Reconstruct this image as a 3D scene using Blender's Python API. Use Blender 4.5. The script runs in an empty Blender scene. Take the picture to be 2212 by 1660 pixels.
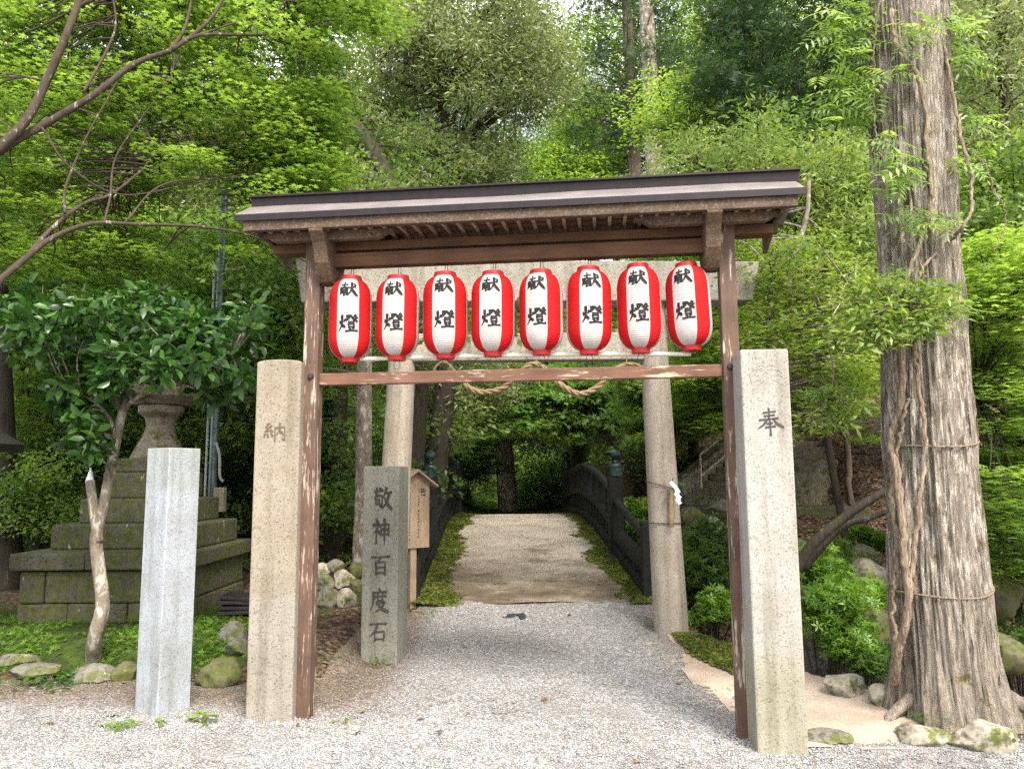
import bpy, math, random
import numpy as np
from mathutils import Vector, Matrix, Euler

S = bpy.context.scene
COL = S.collection
rad = math.radians

# ------------------------------------------------------------------ camera
FPX, PW, PH = 1650.0, 2212.0, 1660.0          # focal length and frame in working pixels
EYE = np.array([0.0, 0.0, 1.55])
PITCH, ROLL = rad(7.0), rad(-0.4)
cam_d = bpy.data.cameras.new("camera")
cam = bpy.data.objects.new("camera", cam_d)
COL.objects.link(cam)
S.camera = cam
cam_d.sensor_width = 36.0
cam_d.lens = 36.0 * FPX / PW
cam_d.clip_start, cam_d.clip_end = 0.05, 600.0
RM = Matrix.Rotation(math.pi / 2 + PITCH, 4, 'X') @ Matrix.Rotation(ROLL, 4, 'Z')
cam.matrix_world = Matrix.Translation(Vector(EYE)) @ RM
RN = np.array(RM.to_3x3())

# ------------------------------------------------------------------ light
SUN_EL, SUN_AZ = rad(50), rad(158)            # azimuth clockwise from +Y (north)
W = bpy.data.worlds.new("World")
S.world = W
W.use_nodes = True
wn = W.node_tree
sky = wn.nodes.new("ShaderNodeTexSky")
sky.sky_type = 'NISHITA'
sky.sun_disc = False
sky.sun_elevation, sky.sun_rotation = SUN_EL, SUN_AZ
sky.air_density, sky.dust_density, sky.ozone_density = 1.0, 5.0, 0.6
wn.nodes["Background"].inputs[1].default_value = 0.145
tcw = wn.nodes.new("ShaderNodeTexCoord"); nzw = wn.nodes.new("ShaderNodeTexNoise")
nzw.inputs["Scale"].default_value = 2.2; nzw.inputs["Detail"].default_value = 7
wn.links.new(tcw.outputs["Generated"], nzw.inputs["Vector"])
rpw = wn.nodes.new("ShaderNodeValToRGB")
rpw.color_ramp.elements[0].position = .36; rpw.color_ramp.elements[1].position = .56
wn.links.new(nzw.outputs["Fac"], rpw.inputs[0])
mxw = wn.nodes.new("ShaderNodeMix"); mxw.data_type = 'RGBA'
wn.links.new(rpw.outputs[0], mxw.inputs[0]); wn.links.new(sky.outputs[0], mxw.inputs[6])
mxw.inputs[7].default_value = (5.2, 5.2, 5.2, 1)       # thin bright cloud
wn.links.new(mxw.outputs[2], wn.nodes["Background"].inputs[0])
sd = bpy.data.lights.new("sun", 'SUN')
sd.energy, sd.angle, sd.color = 1.9, rad(20), (1.0, 0.93, 0.82)
sun = bpy.data.objects.new("sun", sd)
COL.objects.link(sun)
sdir = Vector((math.sin(SUN_AZ) * math.cos(SUN_EL), math.cos(SUN_AZ) * math.cos(SUN_EL), math.sin(SUN_EL)))
sun.rotation_euler = sdir.to_track_quat('Z', 'Y').to_euler()
S.view_settings.view_transform = 'Standard'
S.view_settings.look = 'None'
S.view_settings.gamma = 1.0
S.view_settings.use_curve_mapping = False
S.view_settings.exposure = 1.9
S.cycles.max_bounces = 8
S.cycles.transmission_bounces = 5
S.cycles.diffuse_bounces = 6
S.cycles.use_denoising = False
S.cycles.sample_clamp_indirect = 4.0

# ------------------------------------------------------------------ helpers
def ray(px, py):
    return RN @ np.array([(px - PW / 2) / FPX, -(py - PH / 2) / FPX, -1.0])

def D(px, py, Y):                              # point at world depth Y along that line of sight
    d = ray(px, py)
    return EYE + d * (Y / d[1])

def rng_of(seed):
    return np.random.default_rng(seed)

def smooth(a, b, x):
    t = np.clip((np.asarray(x, float) - a) / (b - a), 0, 1)
    return t * t * (3 - 2 * t)

def vnoise(x, y, s, seed=0):                   # smooth value noise
    x = np.asarray(x, float) / s; y = np.asarray(y, float) / s
    xi, yi = np.floor(x), np.floor(y)
    fx, fy = x - xi, y - yi
    fx = fx * fx * (3 - 2 * fx); fy = fy * fy * (3 - 2 * fy)
    def hsh(i, j):
        v = np.sin(i * 127.1 + j * 311.7 + seed * 74.7) * 43758.5453
        return v - np.floor(v)
    a, b, c, d = hsh(xi, yi), hsh(xi + 1, yi), hsh(xi, yi + 1), hsh(xi + 1, yi + 1)
    return (a * (1 - fx) + b * fx) * (1 - fy) + (c * (1 - fx) + d * fx) * fy - 0.5

BANK = np.array([[1.62, 9.2], [1.66, 8.3], [1.85, 7.5], [2.02, 6.9], [2.3, 6.25], [2.75, 5.75], [3.6, 5.6], [6, 5.2], [30, 4.5]])

def path_z(y):
    return np.interp(y, [0, 5.0, 6.5, 7.7, 8.6, 11, 13, 15, 17, 18.7, 21, 26, 40], [0, 0, .02, .06, .19, .44, .66, .76, .74, .66, .66, 0.7, 3.5])

def zf(x, y):                                  # height of the ground
    x = np.asarray(x, float); y = np.asarray(y, float)
    z = -0.013 * np.clip(x + 1.35, -3, 6) * (1 - smooth(5.5, 7.5, y))
    pz = path_z(y)
    hill = np.interp(y, [0, 10, 14, 18, 22, 30, 60, 100, 200], [0, 0.1, 0.5, 0.9, 1.3, 3.4, 16, 30, 36])
    onpath = np.exp(-((x - 0.15) / 2.2) ** 4)
    z = z + pz * onpath + (1 - onpath) * hill
    # left side: raised moss bed and forest floor
    left = smooth(-1.15, -1.7, x) * smooth(6.0, 6.5, y + 0.12 * (x + 2))
    z = z + left * 0.16
    # right: bank falling to the stream, far bank rising again
    by = np.interp(x, BANK[:, 0], BANK[:, 1])
    drop = smooth(0.0, 1.7, y - by) * smooth(1.55, 1.8, x)
    far = np.interp(y, [0, 9.3, 10.6, 12, 16, 20, 30, 60, 200], [-1.5, -1.4, -0.55, 0.25, 2.2, 4.2, 8.0, 18, 40])
    z = z * (1 - drop) + drop * far
    # cut for the stone stairs
    stm = smooth(2.5, 3.0, x) * (1 - smooth(6.0, 6.8, x)) * smooth(13.4, 13.9, y)
    z = z - stm * np.maximum(0, z - (.80 + .40 * np.maximum(0, y - 14.4)))
    # stream bed under the bridge
    bed = smooth(11.0, 12.2, y) * (1 - smooth(16.8, 18.2, y)) * (1 - smooth(1.5, 4.0, x)) * smooth(-9, -5, x)
    z = z - bed * 2.3
    z = z + vnoise(x, y, 0.9, 3) * 0.05 * smooth(6.5, 9, y) + vnoise(x, y, 5.0, 5) * 0.8 * smooth(16, 30, y)
    return z

def GT(px, py, start=2.5):                     # where that line of sight meets the ground
    d = ray(px, py); d = d / d[1]
    for Y in np.arange(start, 60, 0.02):
        p = EYE + d * Y
        if p[2] <= float(zf(p[0], p[1])):
            return np.array([p[0], p[1], float(zf(p[0], p[1]))])
    return EYE + d * 60

# --- mesh building -------------------------------------------------
class MB:
    def __init__(self):
        self.v, self.f, self.m, self.n = [], [], [], 0
    def add(self, vs, fs, mi=0):
        b = self.n
        self.v.extend([tuple(map(float, p)) for p in vs]); self.n += len(vs)
        self.f.extend([tuple(b + i for i in f) for f in fs]); self.m.extend([mi] * len(fs))
        return self
    def box(self, c, s, rot=None, mi=0, taper=1.0):
        vs = []
        for z in (-.5, .5):
            k = 1.0 if z < 0 else taper
            for x, y in ((-.5, -.5), (.5, -.5), (.5, .5), (-.5, .5)):
                p = Vector((x * s[0] * k, y * s[1] * k, z * s[2]))
                if rot is not None: p = rot @ p
                vs.append((p.x + c[0], p.y + c[1], p.z + c[2]))
        return self.add(vs, [(3, 2, 1, 0), (4, 5, 6, 7), (0, 1, 5, 4), (1, 2, 6, 5), (2, 3, 7, 6), (3, 0, 4, 7)], mi)
    def beam(self, a, b, w, h, mi=0):          # bar of w x h from a to b
        a, b = Vector(a), Vector(b); d = b - a
        q = d.to_track_quat('X', 'Z').to_matrix()
        return self.box((a + b) / 2, (d.length, w, h), q, mi)
    def tube(self, path, rads, seg=8, mi=0, cap=True, squash=None):
        P = [Vector(p) for p in path]; n = len(P)
        if np.isscalar(rads): rads = [rads] * n
        vs, fs = [], []
        up = Vector((0, 0, 1)); t0 = (P[1] - P[0]).normalized()
        if abs(t0.dot(up)) > .9: up = Vector((1, 0, 0))
        nrm = (up - t0 * up.dot(t0)).normalized()
        for i in range(n):
            t = (P[min(i + 1, n - 1)] - P[max(i - 1, 0)])
            t = t.normalized() if t.length > 1e-9 else t0
            nrm = (nrm - t * nrm.dot(t))
            nrm = nrm.normalized() if nrm.length > 1e-6 else Vector((1, 0, 0))
            bi = t.cross(nrm)
            for k in range(seg):
                a = 2 * math.pi * k / seg
                o = nrm * math.cos(a) * rads[i] + bi * math.sin(a) * rads[i]
                vs.append(P[i] + o)
        for i in range(n - 1):
            for k in range(seg):
                k2 = (k + 1) % seg
                fs.append((i * seg + k, i * seg + k2, (i + 1) * seg + k2, (i + 1) * seg + k))
        if cap:
            fs.append(tuple(range(seg - 1, -1, -1))); fs.append(tuple((n - 1) * seg + k for k in range(seg)))
        return self.add(vs, fs, mi)
    def lathe(self, prof, seg=24, c=(0, 0, 0), mi=0, rot=0.0, sides=None):
        vs, fs = [], []; n = len(prof)
        for r, z in prof:
            for k in range(seg):
                a = 2 * math.pi * k / seg + rot
                vs.append((c[0] + r * math.cos(a), c[1] + r * math.sin(a), c[2] + z))
        for i in range(n - 1):
            for k in range(seg):
                k2 = (k + 1) % seg
                fs.append((i * seg + k, i * seg + k2, (i + 1) * seg + k2, (i + 1) * seg + k))
        if prof[0][0] > 1e-4: fs.append(tuple(range(seg - 1, -1, -1)))
        if prof[-1][0] > 1e-4: fs.append(tuple((n - 1) * seg + k for k in range(seg)))
        return self.add(vs, fs, mi)
    def prism(self, poly, fn, t0, t1, mi=0):   # outline extruded: fn(a, b, t) -> point
        n = len(poly)
        vs = [fn(a, b, t0) for a, b in poly] + [fn(a, b, t1) for a, b in poly]
        fs = [tuple(range(n)), tuple(range(2 * n - 1, n - 1, -1))]
        fs += [(i, (i + n), ((i + 1) % n) + n, (i + 1) % n) for i in range(n)]
        return self.add(vs, fs, mi)
    def build(self, name, mats, parent=None, smooth=False, bevel=0, recalc=True):
        me = bpy.data.meshes.new(name)
        me.from_pydata(self.v, [], self.f)
        mats = mats if isinstance(mats, (list, tuple)) else [mats]
        for m in mats: me.materials.append(m)
        if len(mats) > 1: me.polygons.foreach_set("material_index", self.m)
        if recalc:
            import bmesh
            bm = bmesh.new(); bm.from_mesh(me)
            bmesh.ops.recalc_face_normals(bm, faces=bm.faces); bm.to_mesh(me); bm.free()
        if smooth is True:
            me.polygons.foreach_set("use_smooth", [True] * len(me.polygons))
        me.update()
        o = bpy.data.objects.new(name, me); COL.objects.link(o)
        if parent is not None: o.parent = parent
        if smooth == 'auto':
            me.polygons.foreach_set("use_smooth", [True] * len(me.polygons))
            me.set_sharp_from_angle(angle=rad(35))
        if bevel:
            b = o.modifiers.new("bevel", 'BEVEL'); b.width = bevel; b.segments = 2; b.limit_method = 'ANGLE'; b.angle_limit = rad(40)
        return o

def tag(o, label=None, cat=None, group=None, kind=None):
    if label: o["label"] = label
    if cat: o["category"] = cat
    if group: o["group"] = group
    if kind: o["kind"] = kind
    return o

def empty(name, loc=(0, 0, 0), rz=0.0, label=None, cat=None, group=None):
    o = bpy.data.objects.new(name, None); COL.objects.link(o)
    o.empty_display_size = 0.1
    o.location = tuple(float(a) for a in loc); o.rotation_euler = (0, 0, rz)
    return tag(o, label, cat, group)

def copy_tree(o, parent=None):
    c = o.copy(); COL.objects.link(c)
    if parent is not None: c.parent = parent
    for ch in list(o.children): copy_tree(ch, c)
    return c

def fast_mesh(name, V, faces, mats, mat_idx=None, tone=None, smooth=False, parent=None):
    """V (n,3); faces: list of (k, array(m,k)) blocks in order; tone: per-face floats."""
    me = bpy.data.meshes.new(name)
    V = np.ascontiguousarray(V, np.float32)
    me.vertices.add(len(V)); me.vertices.foreach_set("co", V.ravel())
    loops = np.concatenate([np.asarray(a).ravel() for a in faces]).astype(np.int32)
    sizes = np.concatenate([np.full(len(a), np.asarray(a).shape[1]) for a in faces]).astype(np.int32)
    starts = np.concatenate([[0], np.cumsum(sizes)[:-1]]).astype(np.int32)
    me.loops.add(len(loops)); me.loops.foreach_set("vertex_index", loops)
    me.polygons.add(len(sizes)); me.polygons.foreach_set("loop_start", starts); me.polygons.foreach_set("loop_total", sizes)
    for m in (mats if isinstance(mats, (list, tuple)) else [mats]): me.materials.append(m)
    if mat_idx is not None: me.polygons.foreach_set("material_index", np.asarray(mat_idx, np.int32))
    if tone is not None:
        at = me.attributes.new("tone", 'FLOAT', 'FACE'); at.data.foreach_set("value", np.asarray(tone, np.float32))
    if smooth: me.polygons.foreach_set("use_smooth", np.ones(len(sizes), bool))
    me.update(calc_edges=True)
    o = bpy.data.objects.new(name, me); COL.objects.link(o)
    if parent is not None: o.parent = parent
    return o

# ------------------------------------------------------------------ materials
def mat(name):
    m = bpy.data.materials.new(name); m.use_nodes = True
    nt = m.node_tree
    return m, nt, nt.nodes["Principled BSDF"]

def nd(nt, typ, **kw):
    n = nt.nodes.new(typ)
    for k, v in kw.items():
        if k.startswith("i_"):
            n.inputs[k[2:].replace("_", " ")].default_value = v
        else: setattr(n, k, v)
    return n

def coords(nt, scale=(1, 1, 1), kind="Object"):
    tc = nd(nt, "ShaderNodeTexCoord"); mp = nd(nt, "ShaderNodeMapping")
    nt.links.new(tc.outputs[kind], mp.inputs[0]); mp.inputs["Scale"].default_value = scale
    return mp.outputs[0]

def noise(nt, vec, scale, detail=4, rough=.55, dist=0.0):
    n = nd(nt, "ShaderNodeTexNoise"); n.inputs["Scale"].default_value = scale
    n.inputs["Detail"].default_value = detail; n.inputs["Roughness"].default_value = rough; n.inputs["Distortion"].default_value = dist
    nt.links.new(vec, n.inputs["Vector"]); return n.outputs["Fac"]

def voro(nt, vec, scale, out="Color", feature='F1'):
    n = nd(nt, "ShaderNodeTexVoronoi", feature=feature); n.inputs["Scale"].default_value = scale
    nt.links.new(vec, n.inputs["Vector"]); return n.outputs[out]

def ramp(nt, fac, stops, interp='LINEAR'):
    n = nd(nt, "ShaderNodeValToRGB"); cr = n.color_ramp; cr.interpolation = interp
    while len(cr.elements) < len(stops): cr.elements.new(0.5)
    for e, (p, c) in zip(cr.elements, stops):
        e.position = p; e.color = (*c, 1) if len(c) == 3 else c
    nt.links.new(fac, n.inputs[0]); return n.outputs[0]

def mixc(nt, fac, a, b, mode='MIX'):
    n = nd(nt, "ShaderNodeMix", data_type='RGBA', blend_type=mode)
    for sock, v in ((n.inputs[0], fac), (n.inputs[6], a), (n.inputs[7], b)):
        if hasattr(v, "links"): nt.links.new(v, sock)
        elif isinstance(v, (int, float)): sock.default_value = v
        else: sock.default_value = (*v, 1)
    return n.outputs[2]

def math_(nt, op, a, b=0.5, clamp=False):
    n = nd(nt, "ShaderNodeMath", operation=op); n.use_clamp = clamp
    for sock, v in ((n.inputs[0], a), (n.inputs[1], b)):
        if hasattr(v, "links"): nt.links.new(v, sock)
        else: sock.default_value = v
    return n.outputs[0]

def bump(nt, bsdf, h, strength=.4, dist=.01):
    b = nd(nt, "ShaderNodeBump"); b.inputs["Strength"].default_value = strength; b.inputs["Distance"].default_value = dist
    nt.links.new(h, b.inputs["Height"]); nt.links.new(b.outputs[0], bsdf.inputs["Normal"]); return b

def setc(nt, bsdf, c, rough=.8, spec=.3):
    if hasattr(c, "links"): nt.links.new(c, bsdf.inputs["Base Color"])
    else: bsdf.inputs["Base Color"].default_value = (*c, 1)
    bsdf.inputs["Roughness"].default_value = rough; bsdf.inputs["Specular IOR Level"].default_value = spec

def granite(name, light, mid, dark, stain=None, stain_z=None, speck=95, moss=0.0, stain_amt=.8, foot=None):
    m, nt, b = mat(name); vec = coords(nt)
    cell = voro(nt, vec, speck)
    sep = nd(nt, "ShaderNodeSeparateColor"); nt.links.new(cell, sep.inputs[0])
    base = ramp(nt, sep.outputs[0], [(0, dark), (.07, dark), (.13, mid), (.45, light), (.9, light), (1, tuple(min(1, c * 1.15) for c in light))])
    fine = noise(nt, vec, 260, 2, .7)
    base = mixc(nt, .45, base, ramp(nt, fine, [(.38, dark), (.5, mid), (.6, light)]))
    blot = noise(nt, vec, 3.5, 6, .6)
    base = mixc(nt, 1.0, base, ramp(nt, blot, [(.3, (.80, .78, .74)), (.6, (1, 1, 1))]), 'MULTIPLY')
    strk = noise(nt, coords(nt, (11, 11, .8)), 1, 6, .65)
    base = mixc(nt, 1.0, base, ramp(nt, strk, [(.34, (.74, .72, .67)), (.52, (1, 1, 1)), (.7, (1.06, 1.06, 1.06))]), 'MULTIPLY')
    if stain is not None:
        tc = nd(nt, "ShaderNodeTexCoord"); sp = nd(nt, "ShaderNodeSeparateXYZ"); nt.links.new(tc.outputs["Object"], sp.inputs[0])
        zz = math_(nt, 'ADD', sp.outputs[2], math_(nt, 'MULTIPLY', noise(nt, vec, 2.2, 3), .35))
        edge = ramp(nt, math_(nt, 'MULTIPLY_ADD', zz, 1.0) if False else math_(nt, 'DIVIDE', zz, 3.0), [(stain_z / 3 - .012 + .058, (0, 0, 0)), (stain_z / 3 + .012 + .058, (1, 1, 1))])
        base = mixc(nt, math_(nt, 'MULTIPLY', edge, stain_amt), base, mixc(nt, 1.0, base, stain, 'MULTIPLY'))
    if foot is not None:
        tc = nd(nt, "ShaderNodeTexCoord"); sp = nd(nt, "ShaderNodeSeparateXYZ"); nt.links.new(tc.outputs["Object"], sp.inputs[0])
        hz_ = math_(nt, 'SUBTRACT', sp.outputs[2], math_(nt, 'MULTIPLY', noise(nt, vec, 7, 5), .9))
        base = mixc(nt, ramp(nt, hz_, [(.0, (.75, .75, .75)), (.22, (0, 0, 0))]), base, mixc(nt, 1.0, base, foot, 'MULTIPLY'))
    if moss:
        mo = ramp(nt, noise(nt, vec, 6.5, 9, .72), [(.53 - .1 * moss, (0, 0, 0)), (.60 - .03 * moss, (1, 1, 1))])
        base = mixc(nt, mo, base, ramp(nt, noise(nt, vec, 22, 4), [(.3, (.045, .06, .014)), (.7, (.115, .125, .032))]))
        wh = ramp(nt, noise(nt, coords(nt, (1, 1, .45)), 13, 6, .7), [(.64, (0, 0, 0)), (.69, (1, 1, 1))])
        base = mixc(nt, math_(nt, 'MULTIPLY', wh, .7), base, (.50, .49, .42))
    setc(nt, b, base, .85, .25)
    bump(nt, b, math_(nt, 'ADD', fine, noise(nt, vec, 40, 3)), .35, .004)
    return m

def wood(name, c1, c2, axis=2, paint=None, peel=.62, rough=.75, scale=1.0, speckle=None):
    m, nt, b = mat(name)
    st = [26 * scale] * 3; st[axis] = 1.6 * scale
    vec = coords(nt, tuple(st)); g = noise(nt, vec, 1.0, 8, .65, .4)
    base = ramp(nt, g, [(.25, c1), (.7, c2)])
    vec0 = coords(nt)
    base = mixc(nt, 1.0, base, ramp(nt, noise(nt, vec0, 4, 5), [(.3, (.6, .6, .6)), (.65, (1.05, 1.05, 1.05))]), 'MULTIPLY')
    if paint is not None:
        st2 = [42] * 3; st2[axis] = 4
        pl = noise(nt, coords(nt, tuple(st2)), 1.0, 6, .7)
        pl = math_(nt, 'ADD', pl, math_(nt, 'MULTIPLY', noise(nt, vec0, 2.3, 3), .35))
        base = mixc(nt, ramp(nt, pl, [(peel + .15, (0, 0, 0)), (peel + .2, (1, 1, 1))]), base, paint)
    if speckle is not None:
        sp = ramp(nt, noise(nt, vec0, 70, 4, .8), [(.52, (0, 0, 0)), (.6, (1, 1, 1))])
        base = mixc(nt, math_(nt, 'MULTIPLY', sp, .55), base, speckle)
    setc(nt, b, base, rough, .25)
    bump(nt, b, g, .35, .006)
    return m

def leafmat(name, stops, trans, tf=.4, rough=.5, spec=.35):
    m, nt, b = mat(name)
    a = nd(nt, "ShaderNodeAttribute"); a.attribute_name = "tone"
    c = ramp(nt, a.outputs["Fac"], stops)
    setc(nt, b, c, rough, spec)
    t = nd(nt, "ShaderNodeBsdfTranslucent")
    tc = mixc(nt, 1.0, c, trans, 'MULTIPLY'); nt.links.new(tc, t.inputs[0])
    mx = nd(nt, "ShaderNodeMixShader"); mx.inputs[0].default_value = tf
    nt.links.new(b.outputs[0], mx.inputs[1]); nt.links.new(t.outputs[0], mx.inputs[2])
    nt.links.new(mx.outputs[0], nt.nodes["Material Output"].inputs["Surface"])
    return m

def bark(name, c_dark, c_mid, c_light, zs=2.0, s=18, moss=None, th=.60, bumpd=.03):
    m, nt, b = mat(name)
    vec = coords(nt, (s, s, zs)); g = noise(nt, vec, 1.0, 8, .7, .3)
    base = ramp(nt, g, [(.33, c_dark), (.47, c_mid), (th, c_mid), (th + .06, c_light)])
    if moss is not None:
        mo = ramp(nt, noise(nt, coords(nt), 3.2, 8, .7), [(.55, (0, 0, 0)), (.64, (1, 1, 1))])
        base = mixc(nt, math_(nt, 'MULTIPLY', mo, .8), base, moss)
    setc(nt, b, base, .9, .15); bump(nt, b, g, .9, bumpd)
    return m

def plain(name, c, rough=.6, spec=.4, metal=0.0, var=.25, sc=6, bmp=0.0):
    m, nt, b = mat(name); vec = coords(nt)
    lo = tuple(x * (1 - var) for x in c); hi = tuple(min(1, x * (1 + var)) for x in c)
    base = ramp(nt, noise(nt, vec, sc, 6, .6), [(.3, lo), (.7, hi)])
    setc(nt, b, base, rough, spec); b.inputs["Metallic"].default_value = metal
    if bmp: bump(nt, b, noise(nt, vec, sc * 8, 4), bmp, .01)
    return m

M = {}
M['granite_beige'] = granite("granite_beige", (.315, .292, .25), (.24, .22, .185), (.07, .062, .05), stain=(.93, .87, .79), stain_z=.78, speck=150)
M['granite_white'] = granite("granite_white", (.36, .35, .32), (.285, .275, .25), (.11, .10, .095), stain=None, speck=150, foot=(.88, .87, .70))
M['granite_blue'] = granite("granite_blue", (.375, .41, .45), (.29, .315, .34), (.10, .11, .12), stain=(.85, .87, .78), stain_z=1.45, speck=190)
M['granite_grey'] = granite("granite_grey", (.26, .26, .22), (.19, .19, .16), (.07, .07, .06), speck=120)
M['granite_torii'] = granite("granite_torii", (.40, .36, .305), (.33, .29, .245), (.15, .13, .11), speck=120)
M['beam_torii'] = granite("beam_torii", (.42, .40, .35), (.31, .285, .245), (.11, .10, .08), speck=100, stain=(.8, .78, .72), stain_z=0.3, stain_amt=.4)
M['stone_mossy'] = granite("stone_mossy", (.14, .135, .105), (.09, .083, .064), (.03, .027, .02), speck=60, moss=1.0)
M['stone_lantern'] = granite("stone_lantern", (.27, .24, .19), (.18, .155, .12), (.08, .07, .055), speck=70, moss=.25)
M['rock'] = granite("rock", (.215, .205, .18), (.135, .125, .105), (.06, .055, .045), speck=25, moss=.35)
M['rock_pale'] = granite("rock_pale", (.40, .365, .305), (.27, .245, .20), (.11, .10, .08), speck=30, moss=.3)
M['rock_moss'] = granite("rock_moss", (.16, .145, .10), (.09, .08, .052), (.04, .035, .025), speck=25, moss=1.3)
M['post_wood'] = wood("post_wood", (.080, .048, .034), (.150, .096, .070), 2, paint=(.36, .30, .25), peel=.575)
M['rail_wood'] = wood("rail_wood", (.105, .052, .034), (.185, .098, .064), 0, paint=(.42, .33, .25), peel=.60)
M['beam_wood'] = wood("beam_wood", (.060, .030, .015), (.13, .066, .033), 0, speckle=None)
M['eave_wood'] = wood("eave_wood", (.048, .031, .021), (.105, .072, .047), 0, speckle=(.19, .15, .11))
M['bracket_wood'] = wood("bracket_wood", (.062, .038, .023), (.13, .082, .052), 2, speckle=(.22, .18, .125))
M['rafter_wood'] = wood("rafter_wood", (.20, .145, .10), (.34, .26, .19), 1)
M['soffit_wood'] = wood("soffit_wood", (.10, .055, .032), (.19, .11, .065), 1)
M['notice_wood'] = wood("notice_wood", (.23, .165, .115), (.33, .245, .175), 2, scale=1.6)
M['black_wood'] = wood("black_wood", (.006, .0065, .006), (.018, .019, .017), 2, speckle=(.028, .03, .026))
M['grey_wood'] = wood("grey_wood", (.08, .073, .06), (.17, .155, .13), 1)
M['cap_metal'] = plain("cap_metal", (.030, .055, .050), .35, .5, .6, .4, 12)
M['iron'] = plain("iron", (.05, .038, .034), .55, .5, .6)
M['ink'] = plain("ink", (.012, .012, .014), .7, .2)
M['carve'] = plain("carve", (.055, .052, .045), .9, .1, 0, .35, 30)
M['carve_soft'] = plain("carve_soft", (.10, .085, .066), .9, .1, 0, .35, 30)
M['carve_faint'] = plain("carve_faint", (.27, .26, .23), .9, .1, 0, .3, 30)
M['wire'] = plain("wire", (.10, .075, .06), .6, .4, .5)
M['cable'] = plain("cable", (.40, .42, .38), .6, .4)
M['steel'] = plain("steel", (.13, .17, .18), .42, .5, .7, .3, 9)
M['cream_steel'] = plain("cream_steel", (.36, .33, .25), .6, .4, 0, .2, 8)
M['box_beige'] = plain("box_beige", (.33, .30, .20), .6, .4, 0, .2, 8)
M['dark_tile'] = plain("dark_tile", (.028, .024, .022), .55, .4, 0, .35, 10)
M['white_paper'] = plain("white_paper", (.78, .80, .88), .8, .2, 0, .06, 8)
M['straw'] = wood("straw", (.17, .115, .06), (.34, .245, .14), 0, scale=1.4)
M['scrap'] = plain("scrap", (.030, .036, .046), .7, .3, 0, .4, 25)
M['rail_paint'] = plain("rail_paint", (.50, .46, .34), .5, .4)
M['vine'] = bark("vine_bark", (.07, .052, .036), (.22, .17, .12), (.35, .285, .21), 9, 70, None, .52, .02)
m, nt, b = mat("bark_cedar")
g = noise(nt, coords(nt, (40, 40, 3.6)), 1, 9, .74, .5)
base = ramp(nt, g, [(.35, (.05, .04, .032)), (.43, (.235, .20, .16)), (.60, (.40, .35, .285))])
fl = noise(nt, coords(nt, (38, 38, 6.5)), 1, 7, .72)
tcz = nd(nt, "ShaderNodeTexCoord"); spz = nd(nt, "ShaderNodeSeparateXYZ"); nt.links.new(tcz.outputs["Object"], spz.inputs[0])
zf_ = ramp(nt, math_(nt, 'DIVIDE', spz.outputs[2], 5.0), [(.10, (.25, .25, .25)), (.22, (1, 1, 1)), (.50, (1, 1, 1)), (.75, (.8, .8, .8))])
base = mixc(nt, math_(nt, 'MULTIPLY', ramp(nt, fl, [(.522, (0, 0, 0)), (.555, (1, 1, 1))]), zf_), base, (.60, .55, .47))
mo = ramp(nt, noise(nt, coords(nt), 4.5, 9, .75), [(.575, (0, 0, 0)), (.63, (1, 1, 1))])
base = mixc(nt, math_(nt, 'MULTIPLY', mo, .85), base, ramp(nt, noise(nt, coords(nt), 40, 3), [(.3, (.09, .075, .02)), (.7, (.21, .175, .06))]))
setc(nt, b, base, .9, .12); bump(nt, b, math_(nt, 'ADD', g, math_(nt, 'MULTIPLY', fl, .5)), 1.0, .05)
M['bark_cedar'] = m
M['bark_dark'] = bark("bark_dark", (.018, .015, .012), (.05, .042, .034), (.15, .135, .11), 3, 20, (.05, .055, .02), .62, .02)
M['bark_pale'] = bark("bark_pale", (.085, .07, .055), (.20, .17, .13), (.40, .375, .32), 6, 13, None, .52, .012)
M['bark_brown'] = bark("bark_brown", (.05, .036, .026), (.13, .10, .075), (.30, .26, .21), 3, 22, None, .6, .02)
M['bark_maple'] = bark("bark_maple", (.030, .023, .017), (.065, .050, .038), (.25, .23, .19), 9, 22, None, .58, .01)

m, nt, b = mat("roof_metal")                   # brown sheet metal with streaks
vec = coords(nt, (1, 1, 1)); st = noise(nt, coords(nt, (22, 22, 2)), 1, 5, .6)
setc(nt, b, ramp(nt, st, [(.3, (.007, .0038, .005)), (.7, (.016, .0095, .012))]), .45, .3); b.inputs["Metallic"].default_value = .0
bump(nt, b, noise(nt, vec, 5, 2), .12, .02)
M['roof_metal'] = m
M['roof_sky_pale'] = plain("roof_sky_pale", (.21, .185, .185), .35, .6, .15, .2, 5)  # sky reflection on the slope put into a base colour paler than the ridge

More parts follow.
